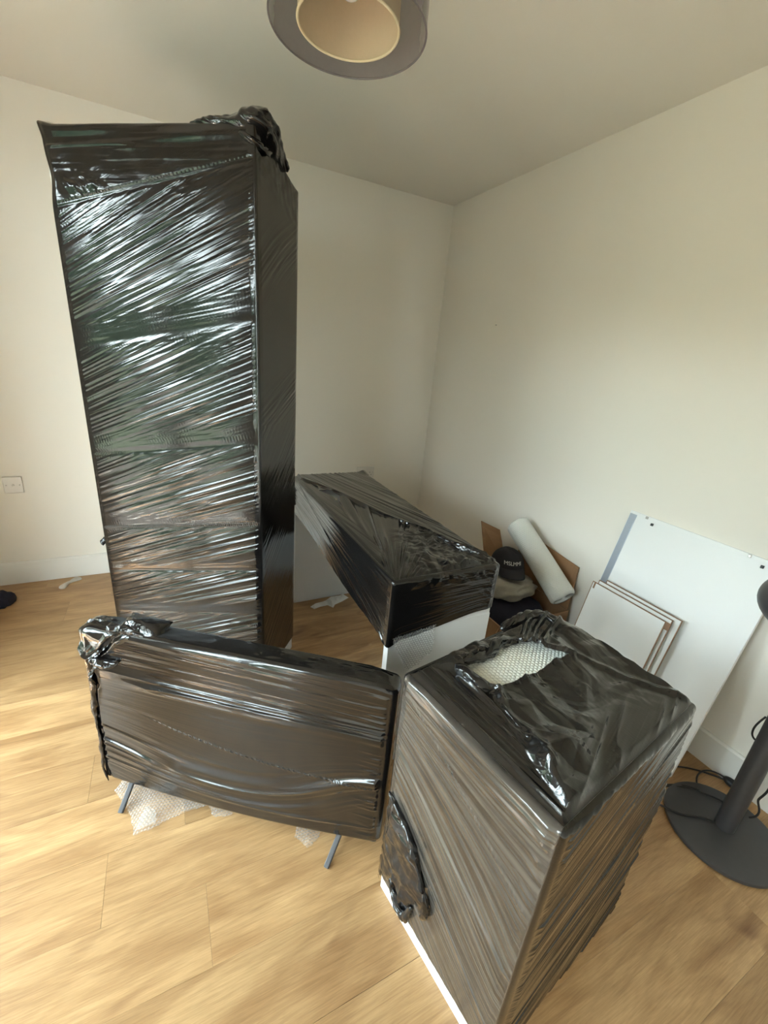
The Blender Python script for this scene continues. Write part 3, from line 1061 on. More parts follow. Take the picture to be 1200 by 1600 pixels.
def chest_top(u, v):
    big = crumple(u, v, .17, 151, 5) * .026 + crumple(u, v, .075, 152, 5) * .0060 + crumple(u, v, .03, 153, 4) * .0008
    # taut strip along the left edge and a fan of pulls along the front edge
    foldv = np.interp(u, [0, .06, .15, .25, .33, .408], [.05, .105, .10, .085, .055, .03])
    s1 = ss(.012, -.012, v - foldv)
    taut = .0050 * ridge(vn(u * 2.2, (v + .02 * u) / .020, 155), 1.5) + .0012 * streak(u, v, .008, .3, 156)
    ang = np.arctan2(v - .02, np.maximum(.46 - u, .02))
    rad = np.hypot(v, .44 - u)
    s2 = ss(-.03, .03, u - (.405 - .10 * ss(.0, .3, v) + .07 * ss(.28, .5, v)))
    fan = .0075 * ridge(vn(v * 2.5, (u + .30 * v) / .022, 158), 1.5) + .0016 * streak(v, u + .2 * v, .008, .3, 159)
    h = big * (1 - s1) * (1 - s2) + taut * s1 + fan * s2 * (1 - s1)
    h += .007 * np.exp(-((v - foldv) / .007) ** 2) * (.3 + .7 * vn(u * 30, v * 30, 160)) * ss(.03, .10, u)
    # fold running from the hole to the back corner
    d1 = pline_dist(u, v, [(.176, .378), (.25, .42), (.33, .46), (.40, .50)])
    h += .008 * np.exp(-(d1 / .008) ** 2) * (.5 + .5 * vn(u * 25, v * 25, 161))
    d2 = pline_dist(u, v, [(.15, .142), (.20, .11), (.26, .10), (.33, .07)])
    h += .009 * np.exp(-(d2 / .008) ** 2) * (.4 + .6 * vn(u * 35, v * 35, 162))
    for k_, ln in enumerate(([(.066, .335), (.03, .40), (.012, .46)], [(.09, .34), (.055, .41), (.035, .48)], [(.11, .35), (.085, .42), (.07, .49)])):
        h += .011 * np.exp(-(pline_dist(u, v, ln) / .007) ** 2)
    dh = pline_dist(u, v, HOLE, True)
    h += .013 * np.exp(-(dh / .012) ** 2) * (.25 + .75 * crumple(u, v, .03, 163))
    keep = ~inside(u, v, HOLE)
    # the film dips to the sheet below right at the torn edge on the far-right side
    h = np.where(dh < .004, h * .6, h)
    return h + .005, u, v, keep
shell('stretch_wrap', BW, BD, .070, BH, .010, {'F': 330, 'R': 300, 'B': 12, 'L': 16}, 380, chest_disp, M_FILM, chest,
      top=(330, 400, chest_top), rim=6, thin={'F': 1.0})
def bub_top(u, v):
    return bubbles(u, v) + .0025 * np.sin(u * 22) * np.sin(v * 15), None, u, v
patch('bubble_wrap', (.02, .09, BH - .006), (1, 0, 0), (0, 1, 0), (0, 0, 1), .19, .32, 120, 200, bub_top, M_BUBBLE, chest)
# rolled torn edges around the hole
crushed_rope('torn_film_edge', [(.045, .12, BH + .010), (.058, .165, BH + .014), (.060, .215, BH + .012), (.050, .26, BH + .014), (.052, .30, BH + .010), (.068, .322, BH + .008)],
             [.006, .013, .012, .016, .012, .006], M_FILM_SHINY, chest, 171, na=30)
crushed_rope('torn_film_edge', [(.045, .115, BH + .010), (.075, .113, BH + .014), (.105, .110, BH + .015), (.130, .118, BH + .012), (.150, .134, BH + .008)],
             [.008, .013, .012, .013, .005], M_FILM_SHINY, chest, 172, na=30)
crushed_rope('torn_film_edge', [(.148, .135, BH + .007), (.20, .108, BH + .010), (.26, .098, BH + .010), (.32, .066, BH + .012), (.345, .05, BH + .012), (.375, .055, BH + .008)],
             [.004, .007, .007, .011, .013, .005], M_FILM_SHINY, chest, 173, na=24)
crushed_rope('film_bunch', [(-.004, .34, BH - .004), (.0, .40, BH + .006), (.012, .45, BH + .012), (.035, .475, BH + .012), (.075, .47, BH + .010)],
             [.008, .014, .018, .016, .006], M_FILM_SHINY, chest, 174, na=34)
# torn flap hanging low on the left face
FLAP = [(.010, .390), (.030, .385), (.085, .355), (.120, .320), (.150, .288), (.168, .258), (.190, .215), (.188, .190), (.170, .165), (.150, .170), (.138, .110), (.120, .085), (.095, .090), (.070, .120), (.040, .085), (.025, .100), (.014, .050), (.006, .060), (.006, .20)]
def flap(u, v):
    zz_ = v
    e = pline_dist(u, zz_, FLAP, True)
    h = .004 + .007 * crumple(u, zz_, .09, 181) + .0015 * crumple(u, zz_, .022, 182)
    h += .007 * ridge(vn(u * 60 + zz_ * 8, zz_ * 9, 183), 1.3) * ss(.24, .10, zz_) + .004 * ridge(vn(u * 6, zz_ * 45 + u * 12, 188), 1.6) * ss(.12, .25, zz_)
    h *= .35 + .65 * ss(0, .03, e)
    jag = .010 * (vn(u * 70, zz_ * 70, 184) - .4)
    return h, inside(u, zz_, FLAP) & (e > jag), u, zz_
patch('film_flap', (0, -.002, 0), (1, 0, 0), (0, 0, 1), (0, -1, 0), .20, .40, 130, 240, flap, M_FILM_SHINY, chest)
crushed_rope('torn_film_edge', [(.010, -.006, .396), (.05, -.008, .380), (.092, -.010, .362), (.125, -.012, .330), (.150, -.012, .296), (.172, -.012, .255)],
             [.005, .010, .008, .010, .008, .010], M_FILM_SHINY, chest, 185, na=26, flat=.8)
crushed_rope('torn_film_edge', [(.176, -.012, .262), (.192, -.014, .225), (.190, -.014, .190), (.176, -.012, .170)], [.006, .012, .010, .004], M_FILM_SHINY, chest, 186, na=26)
crushed_rope('torn_film_edge', [(.060, -.010, .135), (.075, -.012, .110), (.110, -.014, .088), (.135, -.012, .098), (.145, -.010, .150)], [.005, .010, .011, .010, .005], M_FILM_SHINY, chest, 187, na=26)

# ------------------------------------------------------------------ wrapped desk
DW, DD, DZ0, DH = 0.426, 1.192, 0.552, 0.776
desk = thing('wrapped_desk', 'white panel-legged desk with its top and drawer box wrapped in black film', 'desk', (-1.25, -1.869, 0), 0.0)
box('drawer_box', (DW / 2, DD / 2, .668), (DW - .012, DD - .012, .19), M_WHITE, desk, bevel=.002)
for y_ in (.020, DD - .020):
    box('panel_leg', (DW / 2 + .002, y_, .2875), (DW - .012, .030, .575), M_WHITE, desk, bevel=.0015)
box('back_panel', (DW - .03, DD / 2, .36), (.016, DD - .07, .42), M_WHITE, desk, bevel=.001)
RIDGE = [(.020, 1.10), (.101, .923), (.143, .813), (.182, .650), (.217, .510), (.262, .415), (.301, .330), (.348, .134), (.400, .06)]
RV = [q[1] for q in RIDGE][::-1]
RU = [q[0] for q in RIDGE][::-1]
RIP = [(.055, .905), (.100, .900), (.128, .815), (.100, .735), (.084, .74), (.090, .80)]
def desk_top(u, v):
    ru = np.interp(v, RV, RU)
    t = u - ru
    back = ss(-.004, .004, t)
    # back strip: long pulls along the desk, lying over the rest
    cb = u + .28 * v
    hb = .010 + .0050 * streak(v, cb, .026, .7, 201) + .004 * np.exp(-(t / .012) ** 2)
    # pleats fanning to the near left corner
    ang = np.arctan2(u + .02, v + .06)
    hp = .0120 * ss(0, .25, np.hypot(u, v)) * ridge(vn(np.hypot(u, v) * 1.5, ang / .040, 203), 1.4) + .0015 * streak(np.hypot(u, v), ang * .3, .008, .3, 204)
    # crushed near right part
    near = ss(.40, .28, v) * ss(.05, .17, u - .25 * v)
    hc = .022 * crumple(u, v, .12, 205, 5) + .007 * crumple(u, v, .05, 206, 5)
    lft = ss(.075, .045, u - .02 * v) * ss(.10, .2, v)
    hl = .004 + .0022 * streak(v, u + .12 * v, .014, .5, 207)
    h = hp * (1 - near) + hc * near
    h = h * (1 - lft) + hl * lft
    h = h * (1 - back) + hb * back
    d_ = pline_dist(u, v, RIDGE)
    h += .010 * np.exp(-(d_ / .006) ** 2) * ss(.45, .30, v) * (.4 + .6 * vn(v * 40, u * 40, 208))
    keep = ~inside(u, v, RIP)
    return h, v, u + .25 * v, keep
def desk_disp(f, u, z):
    if f == 'L':
        c = z - (.06 + .22 * ss(.76, .56, z)) * u
        env = .3 + .7 * vn(u * 3, c * 12, 211)
        h = .0042 * env * streak(u, c, .018, .7, 212)
        t = z - (.55 + .21 * u)
        h += .0022 * ss(.002, -.002, t) + .002 * np.exp(-(t / .004) ** 2)
        return h, u, c
    c = z - .02 * u
    h = .0030 * streak(u, c, .015, .6, 214) * (.4 + .6 * vn(u * 5, z * 12, 215))
    if f == 'F':
        h += .006 * ss(.72, .765, z) * crumple(u, z, .07, 216) + .006 * ss(.33, .42, u) * crumple(u, z, .05, 217)
    return h, u, c
def desk_post(V):
    x, y, z = V[:, 0], V[:, 1], V[:, 2]
    # the film hem hangs lower at the near left corner and lifts elsewhere
    k = ss(.70, .552, z)
    V[:, 2] += k * (.05 * ss(0, .42, x) * ss(.3, 0, y) + .045 * ss(.25, 1.1, y) - .02 * ss(.05, 0, x) * ss(.06, 0, y))
    # far right corner stands up in a small peak
    pk = ss(.73, .776, z) * ss(.36, .426, x) * ss(1.08, 1.192, y)
    V[:, 2] += .018 * pk
    # far right edge dips between
    V[:, 0] -= .0
    return V
shell('stretch_wrap', DW, DD, DZ0, DH, .012, {'F': 190, 'R': 14, 'B': 14, 'L': 420}, 150, desk_disp, M_FILM, desk,
      top=(260, 460, desk_top), post=desk_post)
crushed_rope('film_bunch', [(.285, .36, DH + .006), (.315, .26, DH + .010), (.345, .15, DH + .012), (.385, .07, DH + .008), (.415, .02, DH - .004)],
             [.004, .008, .010, .014, .010], M_FILM_SHINY, desk, 221, na=28)
crushed_rope('film_bunch', [(.02, DD - .05, DH - .03), (-.004, DD - .03, DH - .06), (-.006, DD - .05, DH - .10), (-.003, DD - .08, DH - .14)],
             [.006, .014, .012, .004], M_FILM_SHINY, desk, 222, na=24)
# single layer of bubble wrap slipping out below the near end
BW_OUT = [(.012, .165), (.185, .185), (.180, .150), (.186, .110), (.178, .060), (.160, .058), (.130, .030), (.085, .012), (.060, .060), (.030, .120)]
def bub_hang(u, v):
    e = pline_dist(u, v, BW_OUT, True)
    return .004 + bubbles(u, v, .0100, .0032) + .004 * vn(u * 25, v * 25, 231), inside(u, v, BW_OUT) & (e > .004 * vn(u * 90, v * 90, 232)), u, v
patch('bubble_wrap', (0, .004, .405), (1, 0, 0), (0, 0, 1), (0, -1, 0), .19, .19, 110, 110, bub_hang, M_BUBBLE_THIN, desk)

# ------------------------------------------------------------------ bubble wrap scraps on the floor
def scrap(name, label, corners, s, lift=.012, fold=None, group=None):
    c = np.array(corners, float)
    lo, hi = c.min(0) - .01, c.max(0) + .01
    o = thing(name, label, 'bubble wrap', (float(c[:, 0].mean()), float(c[:, 1].mean()), 0.0))
    ox, oy = o.location.x, o.location.y
    pl = [(float(a - lo[0]), float(b_ - lo[1])) for a, b_ in c]
    w, h = hi - lo
    def fn(u, v):
        e = pline_dist(u, v, pl, True)
        H = .0015 + bubbles(u, v, .0100, .0034) + lift * vn(u * 14, v * 14, s) * ss(0, .05, e)
        return H, inside(u, v, pl) & (e > .005 * vn(u * 110, v * 110, s + 1)), u, v
    patch('sheet', (lo[0] - ox, lo[1] - oy, 0), (1, 0, 0), (0, 1, 0), (0, 0, 1), w, h, int(w / .0021), int(h / .0021), fn, M_BUBBLE_THIN, o)
    if fold:
        f = np.array(fold, float)
        lo2 = f.min(0)
        pf = [(float(a - lo2[0]), float(b_ - lo2[1])) for a, b_ in f]
        w2, h2 = f.max(0) - lo2
        def fn2(u, v):
            return .010 + bubbles(u, v, .0100, .0034) + .016 * vn(u * 18, v * 18, s + 5), inside(u, v, pf), u, v
        patch('folded_corner', (lo2[0] - ox, lo2[1] - oy, 0), (1, 0, 0), (0, 1, 0), (0, 0, 1), w2, h2, int(w2 / .0021), int(h2 / .0021), fn2, M_BUBBLE_THIN, o)
    return o
scrap('bubble_wrap_scrap', 'large torn sheet of clear bubble wrap on the floor beside the left television foot',
      [(-2.02, -1.80), (-2.035, -1.72), (-2.085, -1.62), (-2.06, -1.58), (-1.94, -1.62), (-1.83, -1.70), (-1.80, -1.79), (-1.86, -1.785), (-1.93, -1.79), (-1.975, -1.80)], 301,
      fold=[(-2.015, -1.795), (-1.985, -1.72), (-1.955, -1.75), (-1.955, -1.79)])
scrap('bubble_wrap_scrap', 'small torn corner of bubble wrap poking out beside the right television foot',
      [(-1.552, -2.043), (-1.580, -1.985), (-1.56, -1.94), (-1.48, -1.99), (-1.505, -2.02)], 302)
scrap('bubble_wrap_scrap', 'tiny bubble wrap edge under the middle of the wrapped television',
      [(-1.80, -1.83), (-1.81, -1.78), (-1.74, -1.77), (-1.735, -1.85), (-1.77, -1.845)], 303)

# ------------------------------------------------------------------ floor lamp at the right edge
LX, LY = -0.240, -2.530
lamp = thing('floor_lamp', 'dark grey floor lamp with round flat base and thick pole by right-hand wall', 'lamp', (LX, LY, 0))
lathe('base', [(.0005, 0), (.160, 0), (.168, .003), (.170, .009), (.168, .015), (.160, .019), (.04, .022), (.0005, .022)], M_DKMETAL, lamp, 72, Matrix.Translation((-.012, 0, 0)))
lathe('pole', [(.0005, .021), (.0285, .021), (.0285, .80), (.0245, .81), (.0005, .81)], M_DKMETAL, lamp, 32)
Mh = Matrix.Translation((-.030, .022, .872)) @ Matrix.Rotation(math.radians(-10), 4, 'Y')
pr = [(.136 * math.cos(a), .086 * math.sin(a)) for a in np.linspace(-.62, PI / 2 - .001, 18)]
lathe('lamp_shade', [(q[0] * .985, q[1] - .002) for q in pr[:1]] + pr, M_DKMETAL, lamp, 48, Mh)
lathe('shade_lining', [(q[0] * .95, q[1] * .95 - .002) for q in pr], M_BLACK, lamp, 48, Mh)
def loc(ps):
    return [(a - LX, b_ - LY, c) for a, b_, c in ps]
zc = .0045
tube('cable', loc([(-.30, -2.285, zc), (-.22, -2.285, zc), (-.156, -2.308, zc), (-.093, -2.345, zc), (-.044, -2.395, zc), (-.026, -2.428, .01), (-.026, -2.445, .014)]), .0032, M_CORD, lamp)
tube('cable', loc([(-.026, -2.44, .02), (-.030, -2.401, .020), (-.061, -2.371, .018), (-.122, -2.375, .010), (-.153, -2.401, .006), (-.185, -2.41, .020), (-.197, -2.42, .026), (-.186, -2.435, .026), (-.15, -2.476, .026), (-.15, -2.50, .026), (-.215, -2.535, .035)]), .0032, M_CORD, lamp)
tube('cable', loc([(-.31, -2.335, zc), (-.285, -2.342, zc), (-.261, -2.368, .014), (-.203, -2.399, .026), (-.19, -2.42, .026)]), .0032, M_CORD, lamp)
tube('cable', loc([(-.31, -2.335, zc), (-.265, -2.349, zc), (-.225, -2.368, .012), (-.205, -2.40, .026), (-.195, -2.415, .028)]), .0032, M_CORD, lamp)
tube('cable', loc([(-.45, -2.33, zc), (-.41, -2.350, zc), (-.392, -2.372, .018), (-.365, -2.425, .026), (-.345, -2.452, .026), (-.30, -2.474, .026), (-.267, -2.512, .028)]), .0032, M_CORD, lamp)
tube('cable', loc([(-.205, -2.575, .33), (-.206, -2.572, .257), (-.205, -2.575, .216), (-.21, -2.562, .174), (-.205, -2.567, .16), (-.203, -2.587, .118), (-.213, -2.566, .095)]), .0032, M_CORD, lamp)
tube('cable', loc([(-.245, -2.500, .475), (-.253, -2.490, .44), (-.253, -2.488, .412), (-.25, -2.492, .39), (-.240, -2.50, .38)]), .0028, M_CORD, lamp)
bm = bmesh.new()
bmesh.ops.create_uvsphere(bm, u_segments=20, v_segments=12, radius=1.0, matrix=Matrix.Translation((-.026 - LX, -2.452 - LY, .017)) @ Matrix.Diagonal((.017, .030, .016, 1)))
bm_obj('cable_switch', bm, M_BLACK, lamp, smooth=True)

# ------------------------------------------------------------------ boards leaning on the right-hand wall
def leaning_board(name, label, y0, y1, length, thick, foot, mat_edge, edge_mat_faces=True, cat='board', gap=0.0, group=None):
    """a board leaning back on the wall: foot stands 'foot' metres off the wall"""
    lean = math.asin(min(.9, foot / length))
    o = thing(name, label, cat, (-foot - thick * math.cos(lean) - gap, y0, 0.0), 0.0, group)
    return o, lean
def board_mesh(o, nm, lean, x, y0, y1, z0, z1, t, mt, bevel=.001):
    # local frame: tilt about y so +z leans to +x (the wall)
    Mx = Matrix.Rotation(lean, 4, 'Y')
    return box(nm, (x + t / 2, (y0 + y1) / 2, (z0 + z1) / 2), (t, abs(y1 - y0), z1 - z0), mt, o, bevel=bevel, M=Mx)
BY0, BY1, BL_ = -1.77, -2.335, .895
o, ln = leaning_board('white_panel', 'large white furniture panel leaning on the right-hand wall, metal strip down one edge', BY0, BY1, BL_, .016, .20, M_WHITE)
wd = BY1 - BY0
board_mesh(o, 'board', ln, 0, 0, wd, 0, BL_, .016, M_WHITE)
board_mesh(o, 'metal_strip', ln, -.004, -.004, -.034, .12, BL_ - .012, .004, M_ALU, .0008)
board_mesh(o, 'raised_edge', ln, -.0035, -.036, wd, BL_ - .016, BL_ - .001, .0035, M_WHITE, .0006)
for k, y_ in enumerate((-.075, -.085 - .02, -.455, -.50, -.553)):
    zz_ = BL_ - (.006 if k in (0, 2, 4) else .026)
    board_mesh(o, 'peg', ln, -.010, y_, y_ - .009, zz_ - .007, zz_ + .004, .010, M_BLACK if k % 2 else M_SCREW, .0015)
# three thin backing boards in front of it
front_x = o.location.x
for k, (y0, y1, L2, dx_, lab) in enumerate(((-1.822, -2.152, .580, .020, 'rearmost of three thin white boards with raw brown edges before the large panel'),
                                            (-1.800, -2.130, .571, .031, 'middle of three thin white boards with raw brown edges before the large panel'),
                                            (-1.785, -2.118, .560, .042, 'foremost of three thin white boards with raw brown edges before the large panel'))):
    b_ = thing('backing_board', lab, 'board', (front_x - dx_ - .012, y0, 0), 0, 'thin backing boards by the wall')
    lean2 = ln - .012 * (k + 1)
    board_mesh(b_, 'sheet', lean2, 0, -.004, y1 - y0 + .004, 0.0, L2 - .004, .0035, M_WHITE, .0003)
    board_mesh(b_, 'raw_edge', lean2, 0, 0, y1 - y0, L2 - .004, L2, .0035, M_RAW, .0003)
    board_mesh(b_, 'raw_edge', lean2, 0, y1 - y0 + .004, y1 - y0, 0, L2 - .004, .0035, M_RAW, .0003)
    board_mesh(b_, 'raw_edge', lean2, 0, 0, -.004, 0, L2 - .004, .0035, M_RAW, .0003)
    if k == 2:
        board_mesh(b_, 'paper_tab', lean2, -.001, -.335, -.350, L2 - .030, L2 + .001, .001, M_RAW, .0003)
        board_mesh(b_, 'paper_tab', lean2, -.001, -.010, -.018, L2 - .030, L2 + .001, .001, M_RAW, .0003)

# ------------------------------------------------------------------ open carton with clothes
CX0, CX1, CY0, CY1, CH = -.50, -.05, -1.63, -1.15, .27
carton = thing('cardboard_box', 'open brown cardboard box of clothes in the corner beside the white boards', 'box', (CX0, CY0, 0))
cw, cdp = CX1 - CX0, CY1 - CY0
box('bottom', (cw / 2, cdp / 2, .004), (cw, cdp, .006), M_CARD, carton, bevel=0)
for nm, c, d in (('side', (cw / 2, .0025, CH / 2), (cw, .005, CH)), ('side', (cw / 2, cdp - .0025, CH / 2), (cw, .005, CH)),
                 ('side', (.0025, cdp / 2, CH / 2), (.005, cdp - .01, CH)), ('side', (cw - .0025, cdp / 2, CH / 2), (.005, cdp - .01, CH))):
    box(nm, c, d, M_CARD, carton, bevel=.001)
def flap_mesh(nm, P):
    """quad flap with card thickness; P four corners"""
    bm = bmesh.new()
    P = [Vector(q) for q in P]
    nrm = (P[1] - P[0]).cross(P[3] - P[0]).normalized() * .0045
    a = [bm.verts.new(q) for q in P]
    b_ = [bm.verts.new(q + nrm) for q in P]
    bm.faces.new(a[::-1])
    bm.faces.new(b_)
    for i in range(4):
        bm.faces.new((a[i], a[(i + 1) % 4], b_[(i + 1) % 4], b_[i]))
    bmesh.ops.recalc_face_normals(bm, faces=bm.faces[:])
    return bm_obj(nm, bm, M_CARD, carton)
flap_mesh('flap', [(cw - .16, cdp, CH), (cw, cdp, CH), (cw + .015, cdp + .13, CH + .20), (cw - .145, cdp + .13, CH + .275)])       # far flap up
flap_mesh('flap', [(cw, .01, CH), (cw, cdp - .02, CH), (cw + .038, cdp - .07, CH + .265), (cw + .038, .035, CH + .225)])          # wall flap up
flap_mesh('flap', [(.01, 0, CH), (cw - .24, 0, CH), (cw - .26, -.060, CH - .16), (.03, -.060, CH - .16)])                      # near flap hangs
flap_mesh('flap', [(0, .01, CH), (0, cdp - .01, CH), (-.06, cdp - .03, CH - .17), (-.06, .03, CH - .17)])
box('orange_strap', (.062, .004, CH + .006), (.075, .030, .012), M_ORANGE, carton, bevel=.002)

def cloth_lump(name, label, cat, c, rad, s, mt, fold=.25, flatb=.6, nn=(70, 40), group=None, rot=0.0):
    """soft folded garment: a squashed, creased mound"""
    th = np.linspace(0, 2 * PI, nn[0], endpoint=False)[:, None]
    ph = np.linspace(-PI / 2, PI / 2, nn[1])[None, :]
    e = lambda t, p: np.sign(t) * np.abs(t) ** p
    X = e(np.cos(th), .8) * e(np.cos(ph), .7)
    Y = e(np.sin(th), .8) * e(np.cos(ph), .7)
    Z = e(np.sin(ph), .8) + 0 * th
    f = 1 + fold * (crumple(X * .5 + s, Y * .5 + Z * .3, .45, s) - .5) + .25 * fold * (vn(X * 5 + s, Y * 5 + Z * 4, s) - .5)
    Zp = Z * f
    Zp = np.where(Zp < -flatb, -flatb, Zp)
    V = np.stack([X * f * rad[0], Y * f * rad[1], (Zp + flatb) * rad[2]], -1).reshape(-1, 3)
    me = np_mesh(name, V, grid_quads(nn[0], nn[1], wrap=True))
    o_ = link(name, me, mt)
    o_.location = c
    o_.rotation_euler = (0, 0, rot)
    tag(o_, label, cat, group)
    return o_
cloth_lump('navy_garment', 'dark navy garment folded under the grey fleece in the cardboard box', 'clothes', (-.275, -1.392, .008), (.205, .222, .172), 401, M_NAVY, .10)
cloth_lump('grey_fleece', 'soft grey fleece garment lying on the navy clothes below the black cap', 'clothes', (-.265, -1.385, .294), (.135, .130, .063), 402, M_FLEECE, .22, rot=.2)
cloth_lump('blue_garment', 'strip of blue clothing behind the wrapped desk corner beside the cap', 'clothes', (-.420, -1.215, .283), (.060, .055, .085), 403, M_BLUE, .25)
cloth_lump('taupe_garment', 'small taupe cloth between the blue clothing and the black cap', 'clothes', (-.318, -1.205, .283), (.030, .040, .085), 404, M_GREYCLOTH, .25)

cap = thing('baseball_cap', 'black baseball cap with small pale lettering lying on the grey fleece', 'cap', (-.232, -1.325, .420), math.radians(-26))  # lies on the fleece
n_, m_ = 48, 20
th = np.linspace(0, 2 * PI, n_, endpoint=False)[:, None]
ph = np.linspace(0, PI / 2, m_)[None, :]
X = .088 * np.cos(th) * np.cos(ph) ** .75
Y = .098 * np.sin(th) * np.cos(ph) ** .75
Z = .080 * np.sin(ph) ** 1.1 * (1 + .08 * vn(th * 3 + 0 * ph, ph * 3 + 0 * th, 411)) + 0 * th
me = np_mesh('crown', np.stack([X, Y, Z], -1).reshape(-1, 3), grid_quads(n_, m_, wrap=True))
link('crown', me, M_CAP, cap)
lathe('button', [(.0005, .087), (.006, .086), (.008, .081), (.0005, .079)], M_CAP, cap, 12)
uu = np.linspace(-1, 1, 34)[:, None]
vv = np.linspace(0, 1, 16)[None, :]
BX = .080 * uu * (1 - .10 * vv) + 0 * vv
BY = -.098 * np.sqrt(np.clip(1 - (.91 * uu) ** 2, 0, 1)) * (1 + 0 * vv) - .088 * vv * np.sqrt(np.clip(1 - (.72 * uu) ** 2, 0, 1))
BZ = .010 - .022 * uu ** 2 * vv - .010 * vv
V1 = np.stack([BX, BY, BZ], -1).reshape(-1, 3)
V2 = V1 - np.array([0, 0, .003])
q_ = grid_quads(34, 16)
edge = []
for lst in ([i * 16 + 15 for i in range(34)], [0 * 16 + j for j in range(16)], [33 * 16 + j for j in range(16)]):
    for a, b_ in zip(lst[:-1], lst[1:]):
        edge.append([a, b_, b_ + len(V1), a + len(V1)])
link('brim', np_mesh('brim', np.vstack([V1, V2]), np.vstack([q_, q_[:, ::-1] + len(V1), np.array(edge)])), M_CAP, cap)
fc = bpy.data.curves.new('lettering', 'FONT')
fc.body = 'MSLMMI'
fc.size = .026
fc.extrude = .0008
fc.align_x = 'CENTER'
fc.align_y = 'CENTER'
fo = bpy.data.objects.new('tmp', fc)
COL.objects.link(fo)
me = bpy.data.meshes.new_from_object(fo.evaluated_get(bpy.context.evaluated_depsgraph_get()))
bpy.data.objects.remove(fo)
me.materials.clear()
me.name = 'lettering'
co = np.zeros(len(me.vertices) * 3, np.float32)
me.vertices.foreach_get('co', co)
co = co.reshape(-1, 3)
tx, tz, ty = co[:, 0].copy(), co[:, 1].copy() + .040, co[:, 2].copy()
ph_ = np.arcsin(np.clip(tz / .09, 0, .95)) 
rr_ = np.cos(ph_) ** .75
yy_ = -.098 * rr_ * np.sqrt(np.clip(1 - (tx / (.088 * rr_)) ** 2, 0.05, 1)) - .0025 - ty
me.vertices.foreach_set('co', np.stack([tx, yy_, tz], -1).astype(np.float32).ravel())
me.update()
link('lettering', me, M_LETTER, cap)

# bubble-wrap roll leaning across the carton onto the wall flap
A_ = Vector((-.128, -1.640, .362))
B_ = Vector((-.110, -1.225, .600))
ax = (B_ - A_)
Lr = ax.length
roll = thing('bubble_wrap_roll', 'thick white roll of bubble wrap leaning diagonally across the cardboard box', 'bubble wrap', A_)
roll.rotation_euler = ax.to_track_quat('Z', 'Y').to_euler()
Rr = .063
n_, m_ = 200, 230
th = np.linspace(0, 2 * PI, n_, endpoint=False)[:, None]
zz = np.linspace(0, Lr, m_)[None, :]
Rb = Rr + bubbles(th * Rr + 0 * zz, zz + 0 * th, 2 * PI * Rr / 36, .0022) + .004 * (vn(th * 1.2 + 0 * zz, zz * 5 + 0 * th, 421) - .5)
endr = np.minimum(zz, Lr - zz)
Rb = Rb - .012 * (1 - np.sqrt(np.clip(endr / .012, 0, 1)))
V = np.stack([Rb * np.cos(th), Rb * np.sin(th), zz + 0 * th], -1).reshape(-1, 3)
link('outer_layer', np_mesh('outer_layer', V, grid_quads(n_, m_, wrap=True)), M_BUBBLE_ROLL, roll)
for z_, s_ in ((.003, 1), (Lr - .003, -1)):
    prof = []
    for k in range(9):
        r_ = Rr - .010 - k * .005
        prof += [(r_, z_ + s_ * .000), (r_ - .0018, z_ + s_ * .006), (r_ - .0036, z_ + s_ * .006)]
    prof.append((.0005, z_ + s_ * .008))
    lathe('end_spiral', prof, M_BUBBLE_ROLL, roll, 48)

# ------------------------------------------------------------------ small things on the floor
cloth_lump('black_sock', 'small black sock crumpled on the floor at the left edge', 'sock', (-2.715, -.245, 0), (.055, .060, .055), 431, M_NAVY, .5, .55)
def insole():
    n2, m2 = 60, 22
    t = np.linspace(0, 1, n2)[:, None]
    q = np.linspace(-1, 1, m2)[None, :]
    half = .012 + .010 * np.cos(2 * PI * (t - .02)) + .006 * t
    half = half * np.sqrt(np.clip(1 - (2 * t - 1) ** 8, 0, 1))
    x_ = t * .135 + 0 * q
    y_ = q * half + .006 * np.sin(PI * t)
    z_ = .014 * np.sqrt(np.clip(1 - q ** 4, 0, 1)) * np.sqrt(np.clip(1 - (2 * t - 1) ** 8, 0, 1)) * (.8 + .4 * vn(t * 9 + 0 * q, q * 3 + 0 * t, 441))
    V1_ = np.stack([x_, y_, z_ + .001], -1).reshape(-1, 3)
    V2_ = np.stack([x_, y_, 0 * z_ + .0005], -1).reshape(-1, 3)
    Q1_ = grid_quads(n2, m2)
    o_ = link('foam_scrap', np_mesh('foam_scrap', np.vstack([V1_, V2_]), np.vstack([Q1_, Q1_[:, ::-1] + len(V1_)])), M_INSOLE)
    o_.location = (-2.462, -.150, 0)
    o_.rotation_euler = (0, 0, math.radians(54))
    return tag(o_, 'small narrow off-white scrap on the floor near the back baseboard', 'scrap')
insole()
CR = [(0, .045), (.04, .075), (.10, .085), (.15, .125), (.235, .125), (.255, .085), (.205, .055), (.150, .030), (.130, .0), (.105, .035), (.06, .03), (.02, .015)]
def crump(u, v):
    e = pline_dist(u, v, CR, True)
    return .002 + (.055 * crumple(u, v, .09, 451) + .014 * crumple(u, v, .035, 452)) * ss(0, .035, e), inside(u, v, CR), u, v
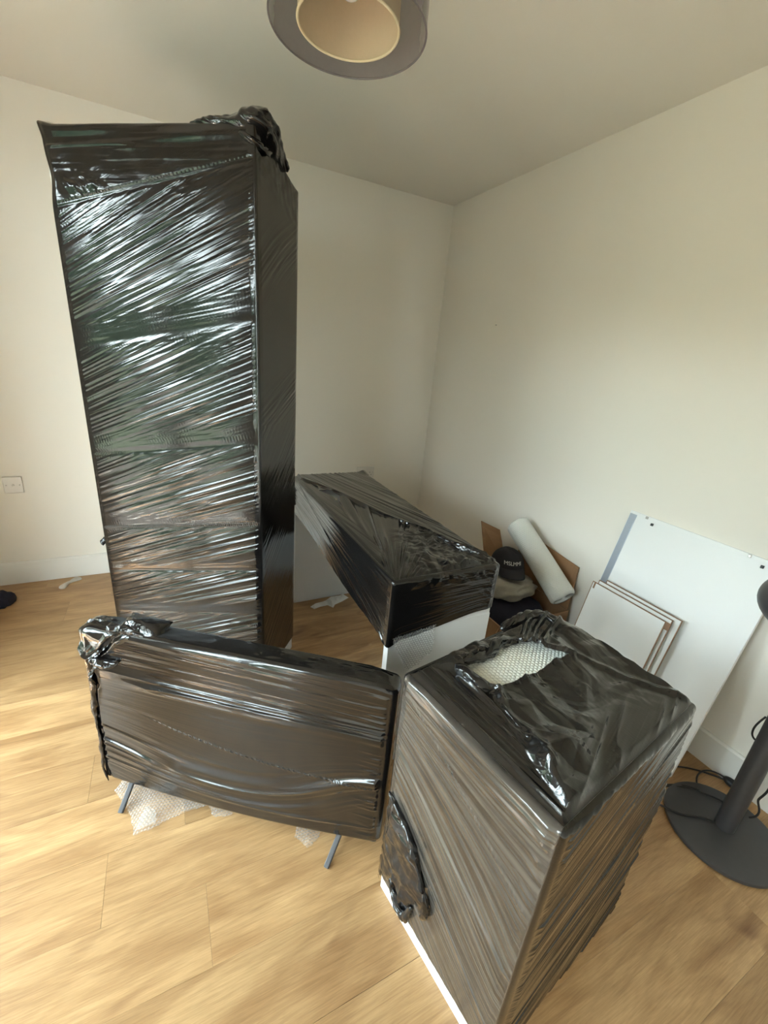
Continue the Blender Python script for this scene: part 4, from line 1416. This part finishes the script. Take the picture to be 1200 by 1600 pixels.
cp = thing('plastic_bag', 'crumpled white plastic scrap on the floor between the tall wardrobe and the desk', 'bag', (-1.17, -.83, 0), math.radians(-4))
patch('sheet', (0, 0, 0), (1, 0, 0), (0, 1, 0), (0, 0, 1), .26, .13, 130, 66, crump, M_PAPER, cp)

# ------------------------------------------------------------------ pendant lamp: grey outer drum, cream inner drum
PX, PY, PZ = -1.390, -1.655, 2.095
pend = thing('pendant_lamp', 'double drum ceiling pendant with sheer grey outer shade and cream inner shade', 'lamp', (PX, PY, PZ))
RO, RI, HO = .175, .113, .205
lathe('outer_shade', [(RO, 0), (RO, HO)], M_ORGANZA, pend, 80)
def ring(nm, R_, z, r_, mt):
    lathe(nm, [(R_ + r_ * math.cos(a), z + r_ * math.sin(a)) for a in np.linspace(0, 2 * PI, 9)], mt, pend, 80)
ring('rim', RO, 0, .0022, M_ORGANZA)
ring('rim', RO, HO, .0022, M_WIRE)
lathe('inner_shade', [(RI, .004), (RI, HO - .03)], M_SHADE_IN, pend, 72)
ring('inner_rim', RI, .004, .003, M_SHADE_RIM)
ring('inner_rim', RI, HO - .03, .003, M_SHADE_RIM)
for k in range(3):
    a = k * 2 * PI / 3 + .9
    tube('spider_arm', [(.02 * math.cos(a), .02 * math.sin(a), HO - .03), (RI * math.cos(a), RI * math.sin(a), HO - .03), (RO * math.cos(a), RO * math.sin(a), HO - .005)], .0016, M_WIRE, pend)
lathe('lamp_holder', [(.0005, HO - .055), (.020, HO - .055), (.020, HO - .005), (.012, HO + .01), (.0005, HO + .01)], M_PVC, pend, 24)
lathe('bulb', [(.0005, .050)] + [(.030 * math.sin(a), .080 - .030 * math.cos(a)) for a in np.linspace(.15, 2.3, 14)] + [(.013, .125), (.013, HO - .05)], M_BULB, pend, 32)
tube('flex', [(0, 0, HO), (0, 0, HO + .05), (0, 0, HC - PZ - .02)], .003, M_PVC, pend)
lathe('ceiling_rose', [(.0005, HC - PZ), (.045, HC - PZ), (.045, HC - PZ - .012), (.030, HC - PZ - .024), (.0005, HC - PZ - .026)], M_PVC, pend, 32)
